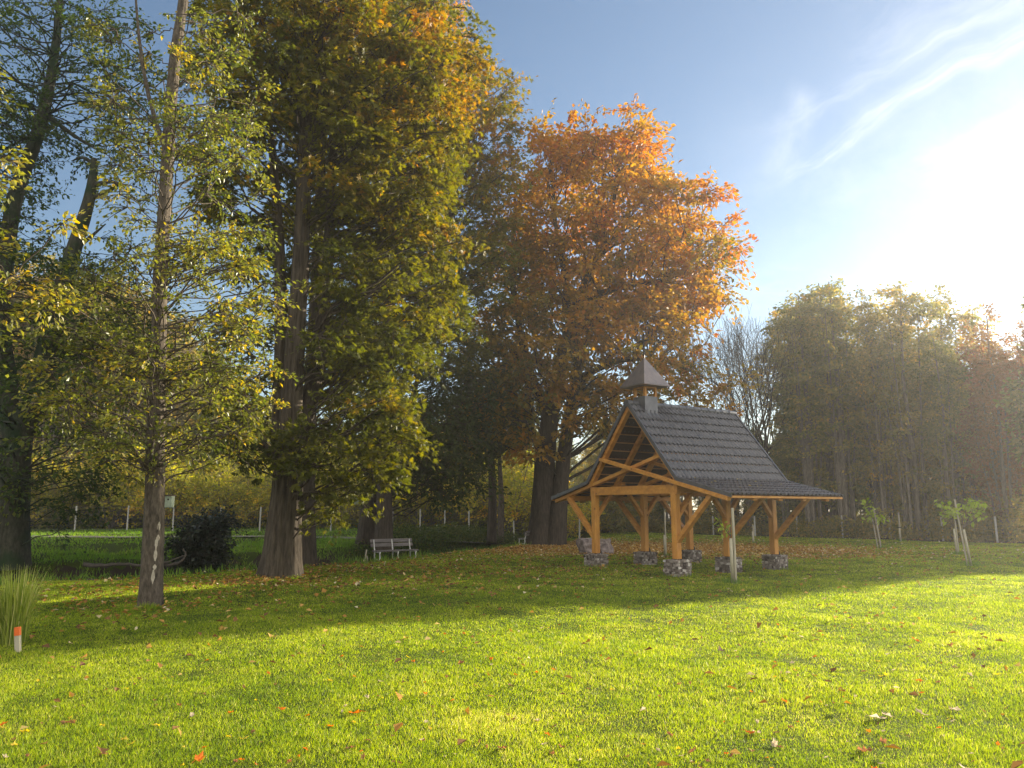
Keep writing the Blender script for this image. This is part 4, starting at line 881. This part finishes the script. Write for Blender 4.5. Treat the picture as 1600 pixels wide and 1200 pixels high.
# ------------------------------------------------------------ roots and driftwood on the far bank
for sd, pts_, lb in ((1, [(130, 882), (165, 884), (190, 880), (225, 884), (262, 878), (288, 868)], 'long pale root snaking along the dark creek bank'), (2, [(245, 878), (262, 884), (282, 880), (292, 866), (284, 858)], 'looping bare root under the dark bush'), (3, [(62, 914), (100, 909), (150, 907), (205, 906)], 'thin fallen branch lying at the creek edge')):
    P = []
    for px, py in pts_:
        Yd = 24.5 if sd != 3 else 19.5
        P.append(at(px, py, Yd)+np.array([0, random.uniform(-.15, .15), 0]))
    P = np.array(P); tt = np.linspace(0, len(P)-1, 24); Q = np.stack([np.interp(tt, np.arange(len(P)), P[:, i]) for i in range(3)], 1)
    for _ in range(2): Q[1:-1] = (Q[:-2]+2*Q[1:-1]+Q[2:])/4
    Q += rng.normal(0, .012, Q.shape); V, F = tube(Q, np.linspace(.07, .02, 24)*(1 if sd < 3 else .5), 7)
    tag(link('bare_root' if sd < 3 else 'fallen_branch', npmesh('root', V, F, M_ROOT, None, True)), lb, 'root' if sd < 3 else 'branch')

# ------------------------------------------------------------ grass
def blades(n, dmin, dmax, pw, wf, hmin, hmax, rs, margin=3.0):
    d = dmin*(dmax/dmin)**rs.uniform(0, 1, n); x = rs.uniform(-1, 1, n)*(d*.70+margin)
    u, _ = edge_dist(x, d); keep = u < .25
    fn = rp; wdist = (x-rp[0][0])*.0
    x, d, u = x[keep], d[keep], u[keep]
    wdd = (x-14)*.786+(d-54)*.618; k2 = wdd < .4; x, d = x[k2], d[k2]
    z = terrain(x, d)-.004
    pat = vnoise(x*1.2, d*1.2, 21)*.5+vnoise(x*7, d*7, 22)*.5; tall = (.35+1.3*pat)
    m_ = len(x); hh = rs.uniform(hmin, hmax, m_)*tall*(1+rs.random(m_)**8*.8); wdt = wf*d*rs.uniform(.7, 1.3, m_)
    a = rs.uniform(0, 6.283, m_); ln = rs.uniform(.15, .9, m_)*hh; az = rs.uniform(0, 6.283, m_)
    B = np.column_stack([x, d, z]); sx = np.column_stack([np.cos(a), np.sin(a), np.zeros(m_)])*wdt[:, None]/2
    tip = B+np.column_stack([np.cos(az)*ln, np.sin(az)*ln, hh])
    V = np.stack([B-sx, B+sx, tip], 1).reshape(-1, 3); F = np.arange(m_*3).reshape(-1, 3)
    hue = np.clip(.22+.22*vnoise(x*.45, d*.45, 23)+.26*vnoise(x*2.1, d*2.1, 24)+.30*(pat-.5)+rs.normal(0, .2, m_)+(rs.random(m_) < .04)*.5, 0, 1)
    return V, F, hue
rs = np.random.default_rng(99); g_ = QB()
for args in ((2300000, 4.2, 62, 0, .00072, .011, .032),):
    V, F, h = blades(*args, rs); g_.add(V, F, h)
for (cx_, cy_, rr_) in ((-5.85, 19.3, .50), (-6.45, 13.7, .24), (-6.3, 23, .32), (1.8, 38.6, .8), (4.35, 20.75, .36), (8.0, 23, .36), (2.5, 23.5, .36)):
    m_ = 700; a = rs.uniform(0, 6.283, m_); rd = rr_*(1+.35*rs.random(m_)**2); x = cx_+rd*np.cos(a); y = cy_+rd*np.sin(a); hh = rs.uniform(.04, .15, m_); aa = rs.uniform(0, 6.28, m_)
    B = np.column_stack([x, y, terrain(x, y)-.01]); sx_ = np.column_stack([np.cos(aa), np.sin(aa), np.zeros(m_)])*.006; tip = B+np.column_stack([rs.normal(0, .04, m_), rs.normal(0, .04, m_), hh])
    g_.add(np.stack([B-sx_, B+sx_, tip], 1).reshape(-1, 3), np.arange(m_*3).reshape(-1, 3), rs.uniform(0, .7, m_))
tag(link('lawn_grass', g_.mesh('lawn_grass', M_GRASS)), 'short mown lawn grass', 'grass', kind='stuff')
# long grass on the creek banks
def bank(n, u0, u1, ymax, hmin, hmax, wd, rs, xmin=-34, xmax=12):
    x = rs.uniform(xmin, xmax, n); y = rs.uniform(10, ymax, n); u, _ = edge_dist(x, y); k = (u > u0) & (u < u1); x, y, u = x[k], y[k], u[k]
    cl = vnoise(x*1.5, y*1.5, 31); bare = ((u > 3.0) & (u < 5.4) & (y < 33) & (x < -5.5)) ; k = (cl > .25) & (~bare | (rs.random(len(x)) < .08)) & ((u < 2.6) | (u > 4.4)); x, y, u, cl = x[k], y[k], u[k], cl[k]
    m_ = len(x); hh = rs.uniform(hmin, hmax, m_)*(.5+cl); B = np.column_stack([x, y, terrain(x, y)-.02]); d = unit(np.column_stack([rs.normal(0, .45, m_), rs.normal(0, .45, m_), np.ones(m_)]))
    V, F = cards(B, d, unit(rs.normal(size=(m_, 3))), hh, wd*rs.uniform(.7, 1.3, m_)); return V, F, np.clip(.2+.5*vnoise(x*.6, y*.6, 33)+rs.normal(0, .13, m_), 0, 1)
g_ = QB()
for a in ((150000, -.2, 9, 45, .10, .30, .022), (160000, 6, 30, 90, .06, .16, .04)):
    V, F, h = bank(*a, rs, *((-34, 8) if a[3] == 45 else (-60, 12))); g_.add(V, F, h)
tag(link('bank_grass', g_.mesh('bank_grass', M_BANKG)), 'long rough grass on the creek banks', 'grass', kind='stuff')
# leafy ground cover on the far bank under the trees (brambles)
def cover(n, rs):
    x = rs.uniform(-7, 9, n); y = rs.uniform(26, 50, n); u, _ = edge_dist(x, y); k = (u > 3.4) & (u < 8.5) & (vnoise(x*1.2, y*1.2, 44) > .22); x, y = x[k], y[k]; m_ = len(x)
    z = terrain(x, y)+rs.random(m_)**1.5*(.25+.75*vnoise(x*.8, y*.8, 45)); B = np.column_stack([x, y, z]); d = unit(rs.normal(size=(m_, 3))+[0, 0, -.2]); nn = unit(rs.normal(0, .5, (m_, 3))+[0, 0, 1])
    V, F = cards(B, d, nn, rs.uniform(.07, .14, m_), rs.uniform(.05, .09, m_)); return V, F, np.clip(rs.normal(.5, .25, m_), 0, 1)
V, F, h = cover(130000, rs); g_ = QB(); g_.add(V, F, h); tag(link('bramble_cover', g_.mesh('bramble_cover', M_LF_DK)), 'low bramble cover on the bank behind the benches', 'ground cover', kind='stuff')
# woodland undergrowth along the right fence
n = 90000; s_ = rs.uniform(0, 36, n); o_ = rs.uniform(.6, 9, n)**1.0; q = E1[None]+DIR[None]*s_[:, None]+PERP[None]*o_[:, None]; k = vnoise(q[:, 0]*.7, q[:, 1]*.7, 51) > .35; q = q[k]; m_ = len(q)
hgt = 3.2*vnoise(q[:, 0]*.5, q[:, 1]*.5, 52)**1.5; B = np.column_stack([q, terrain(q[:, 0], q[:, 1])+rs.random(m_)*hgt])
V, F = cards(B, unit(rs.normal(size=(m_, 3))), unit(rs.normal(0, .6, (m_, 3))+[0, 0, 1]), rs.uniform(.12, .25, m_), rs.uniform(.08, .15, m_)); g_ = QB(); g_.add(V, F, np.clip(rs.normal(.45, .2, m_), 0, 1))
tag(link('undergrowth', g_.mesh('undergrowth', M_LF_WOODS)), 'tangled undergrowth at the foot of the right hand woods', 'undergrowth', kind='stuff')
# ornamental reed clump
g = gp(18, 1008); m_ = 520; r_ = rs.random(m_)**.7*.16; a = rs.uniform(0, 6.283, m_); B0 = np.column_stack([r_*np.cos(a), r_*np.sin(a), np.zeros(m_)-.02]); az = a+rs.normal(0, .6, m_); tilt = rs.uniform(.02, .26, m_)+(rs.random(m_) < .15)*rs.uniform(.1, .5, m_); hh = .35+.68*rs.random(m_)**.8
def pt(f_): k_ = tilt*(f_**1.6); return B0+np.column_stack([np.cos(az)*k_*hh, np.sin(az)*k_*hh, hh*f_*(1-.12*tilt*f_)])
sd_ = np.column_stack([np.cos(az+1.5), np.sin(az+1.5), np.zeros(m_)]); VV = []; wdt = .0055
for f_, wq in ((0, 1), (.35, .95), (.7, .7), (1, .12)): VV += [pt(f_)-sd_*wdt*wq, pt(f_)+sd_*wdt*wq]
V = np.stack(VV, 1).reshape(-1, 3); b_ = np.arange(m_)[:, None]*8; F = np.concatenate([b_+np.array([[2*i, 2*i+1, 2*i+3, 2*i+2]]) for i in range(3)])
hh_ = np.clip(rs.normal(.45, .22, m_), 0, 1); me = npmesh('reed_grass', V, F, M_REED, np.tile(hh_, 3))
tag(link('ornamental_grass', me, None, (g[0], g[1], tz(g[0], g[1]))), 'tall arching clump of ornamental grass behind the orange topped stake', 'plant')

# ------------------------------------------------------------ fallen leaves
def leafmesh(seed, size=.1):
    rs_ = np.random.default_rng(seed); n_ = 14; ang = np.linspace(0, 2*np.pi, n_+1)[:-1]+rs_.normal(0, .08, n_)
    rad = (.78+.20*np.cos(ang*5+rs_.uniform(0, 6))+.10*np.cos(ang))*rs_.uniform(.85, 1.1, n_)
    x = rad*np.cos(ang)*size*.5; y = rad*np.sin(ang)*size*.5*rs_.uniform(.55, .85)
    cup = rs_.uniform(.35, 1.1); z = cup*(y/(size*.5))**2*size*.55+rs_.normal(0, .06*size, n_)+.15*size*(x/(size*.5))**2*rs_.uniform(-1, 1)
    xi, yi, zi = x*.5, y*.5, z*.35
    mb = MB(); V_ = [(0, 0, 0)]+list(zip(xi, yi, zi))+list(zip(x, y, z)); F_ = [(0, i+1, (i+1) % n_+1) for i in range(n_)]+[(i+1, n_+i+1, n_+(i+1) % n_+1, (i+1) % n_+1) for i in range(n_)]
    mb.add(V_, F_); mb.tube([(0, 0, .002), (-size*.35, 0, .01), (-size*.7, size*.08, .0)], [.0015, .0012, .001], 3, False)
    return mb
LC = {'orange': ((.62, .17, .03), (.5, .12, .02)), 'brown': ((.26, .13, .07), (.16, .08, .045)), 'yellow': ((.56, .42, .07), (.45, .30, .05)), 'pale': ((.46, .37, .27), (.36, .28, .2))}
LM = {}; LM_M = {}
for c, (a, b_) in LC.items():
    m_ = leafmat('leaf_'+c, [(0, a), (1, b_)], trans=.45, rough=.9, spec=.05, gain=1.0); LM[c] = []; LM_M[c] = m_
    for q in range(4):
        o = leafmesh(q*7+len(c), .11).build('fallen_leaf', m_); LM[c].append(o.data); bpy.data.objects.remove(o)
known = [(555, 1115, 'orange', 1.5), (1432, 1002, 'orange', 1.5), (1273, 1027, 'orange', 1.2), (1436, 1065, 'orange', 1.1), (768, 1031, 'orange', 1.1), (806, 1056, 'orange', .8), (1226, 1094, 'orange', 1), (1467, 1135, 'orange', .8), (310, 1188, 'orange', 1.4), (2, 1133, 'orange', 1),
         (1352, 1168, 'brown', 1.5), (785, 1172, 'brown', 1.5), (480, 1120, 'orange', .9), (1082, 1172, 'brown', 1), (1370, 1120, 'pale', 1.7), (1388, 1117, 'pale', 1.4), (1490, 1107, 'pale', 1.4), (1437, 1112, 'pale', 1.1), (1170, 1143, 'orange', 1.0), (1183, 1143, 'pale', 1.1), (1210, 1160, 'pale', 1.1),
         (40, 1142, 'yellow', 1.0), (102, 1130, 'brown', 1.3), (160, 1135, 'yellow', .9), (360, 1114, 'orange', .9), (205, 1165, 'yellow', .8), (840, 1128, 'pale', 1.2), (548, 1171, 'brown', 1.2), (1400, 1076, 'pale', .8), (1516, 1057, 'pale', .9), (1485, 1010, 'brown', 1.2), (1421, 1012, 'brown', .9), (1252, 993, 'pale', 1.0),
         (725, 987, 'orange', .9), (695, 988, 'orange', .8), (515, 1065, 'yellow', .9), (720, 1037, 'brown', 1.1), (1350, 1050, 'brown', .9), (1380, 1140, 'pale', .8), (1510, 1198, 'pale', 1.5), (160, 1180, 'brown', .9), (280, 1103, 'brown', 1)]
for mb in ROOFL:
    o = mb.build('roof_leaf', LM_M['yellow']); o.location = sh.location; o.rotation_euler = sh.rotation_euler; tag(o, 'small yellow leaf resting on the flared eave of the shelter roof', 'leaf', 'leaves lying on the shelter roof')
lt = {'orange': 'bright orange leaf curled on the sunlit lawn', 'brown': 'dry brown leaf on the sunlit lawn', 'yellow': 'yellow leaf on the sunlit lawn', 'pale': 'pale dry curled leaf on the sunlit lawn'}
rl = random.Random(3); spots = list(known)
while len(spots) < 300:
    px = rl.uniform(0, 1600); py = rl.uniform(925, 1200)
    by = 1045-(px/1600)*150
    if py < by+5: continue
    spots.append((px, py, rl.choices(['orange', 'brown', 'yellow', 'pale'], [2, 4, 2.2, 2])[0], rl.uniform(.35, .85)))
for i, (px, py, c, s_) in enumerate(spots):
    g = gp(px, py, .03); o = bpy.data.objects.new('fallen_leaf', rl.choice(LM[c])); col.objects.link(o)
    o.location = (g[0], g[1], tz(g[0], g[1])+.022); o.rotation_euler = (rl.uniform(-.5, .5), rl.uniform(-.5, .5), rl.uniform(0, 6.28)); o.scale = (s_*.82,)*3
    zone = ['at the far left', 'left of centre', 'near the middle', 'right of centre', 'at the far right'][min(4, int(max(0, px)/320))]; dep = 'near the bottom edge' if py > 1120 else ('midway up the sunlit grass' if py > 1030 else 'near the shadow line')
    lw = {'orange': 'orange leaf', 'brown': 'dry brown leaf', 'yellow': 'yellow leaf', 'pale': 'pale curled leaf'}[c]
    sz_ = 'large ' if s_ >= 1.3 else ('' if s_ > .7 else 'small ')
    tag(o, sz_+lw+' on the lawn '+zone+', '+dep, 'leaf', 'single fallen leaves on the sunlit lawn')
# leaf litter
def litter(n, fn, rs):
    x = rs.uniform(-22, 32, n); y = rs.uniform(5, 52, n); u, _ = edge_dist(x, y); dn = fn(x, y); k = (rs.random(n) < dn) & (u < 1.0) & (((x-14)*.786+(y-54)*.618) < 1.5); x, y = x[k], y[k]; m_ = len(x)
    B = np.column_stack([x, y, terrain(x, y)+rs.uniform(.035, .07, m_)]); d = unit(np.column_stack([rs.normal(size=(m_, 2)), rs.normal(0, .3, m_)])); nn = unit(np.column_stack([rs.normal(0, .45, (m_, 2)), np.ones(m_)]))
    l = rs.uniform(.05, .13, m_); V, F = cards(B, d, nn, l, l*rs.uniform(.45, .9, m_), .25); return V, F, m_, x, y
def dens(x, y):
    def bl(cx, cy, sx, sy, a): return a*np.exp(-((x-cx)/sx)**2-((y-cy)/sy)**2)
    d = .045+bl(-4.5, 20.5, 4.5, 3.8, .36)+bl(4, 37, 7, 6, 1.3)+bl(9, 32, 6, 3.6, .9)+bl(-1, 24, 5, 5, .25)+bl(-8, 15, 4, 4, .20)+bl(-5.8, 19.0, 1.6, 1.3, .9)+bl(-6.45, 13.7, .9, .8, .6)+bl(1.8, 37.5, 3, 2.5, 1.0)
    lit = y < (8.4+(x+5.6)*.70); d = np.where(lit, .03, d)
    return d*(.35+1.3*vnoise(x*.9, y*.9, 61))
V, F, m_, x_, y_ = litter(170000, dens, rs); g_ = QB()
hu = np.where(y_ > 28, .56, .42)+rs.normal(0, .26, m_); g_.add(V, F, np.clip(hu, 0, 1))
def dens2(x, y):
    q_ = np.exp(-((x-4)/6)**2-((y-35)/3.8)**2)*1.0+np.exp(-((x-9.5)/4)**2-((y-32)/2.8)**2)*.7
    return q_*(.5+.9*vnoise(x*.8, y*.8, 62))
V, F, m_, x_, y_ = litter(420000, dens2, rs); V[:, 2] += .02; g_.add(V, F, np.clip(.54+rs.normal(0, .2, m_), 0, 1)); tag(link('leaf_litter', g_.mesh('leaf_litter', M_LITTER)), 'scattered autumn leaf litter on the shaded lawn', 'leaf litter', kind='stuff')

# ------------------------------------------------------------ haze
hm = bpy.data.materials.new('haze'); hm.use_nodes = True; t = hm.node_tree; t.nodes.clear(); out = t.nodes.new('ShaderNodeOutputMaterial')
pv = t.nodes.new('ShaderNodeVolumePrincipled'); pv.inputs['Color'].default_value = (.95, .93, .90, 1); pv.inputs['Density'].default_value = .00105; pv.inputs['Anisotropy'].default_value = .68
t.links.new(pv.outputs[0], out.inputs['Volume'])
mb = MB(); mb.box((0, 250, 15), (1240, 1100, 40)); o = mb.build('haze', hm); tag(o, kind='stuff')
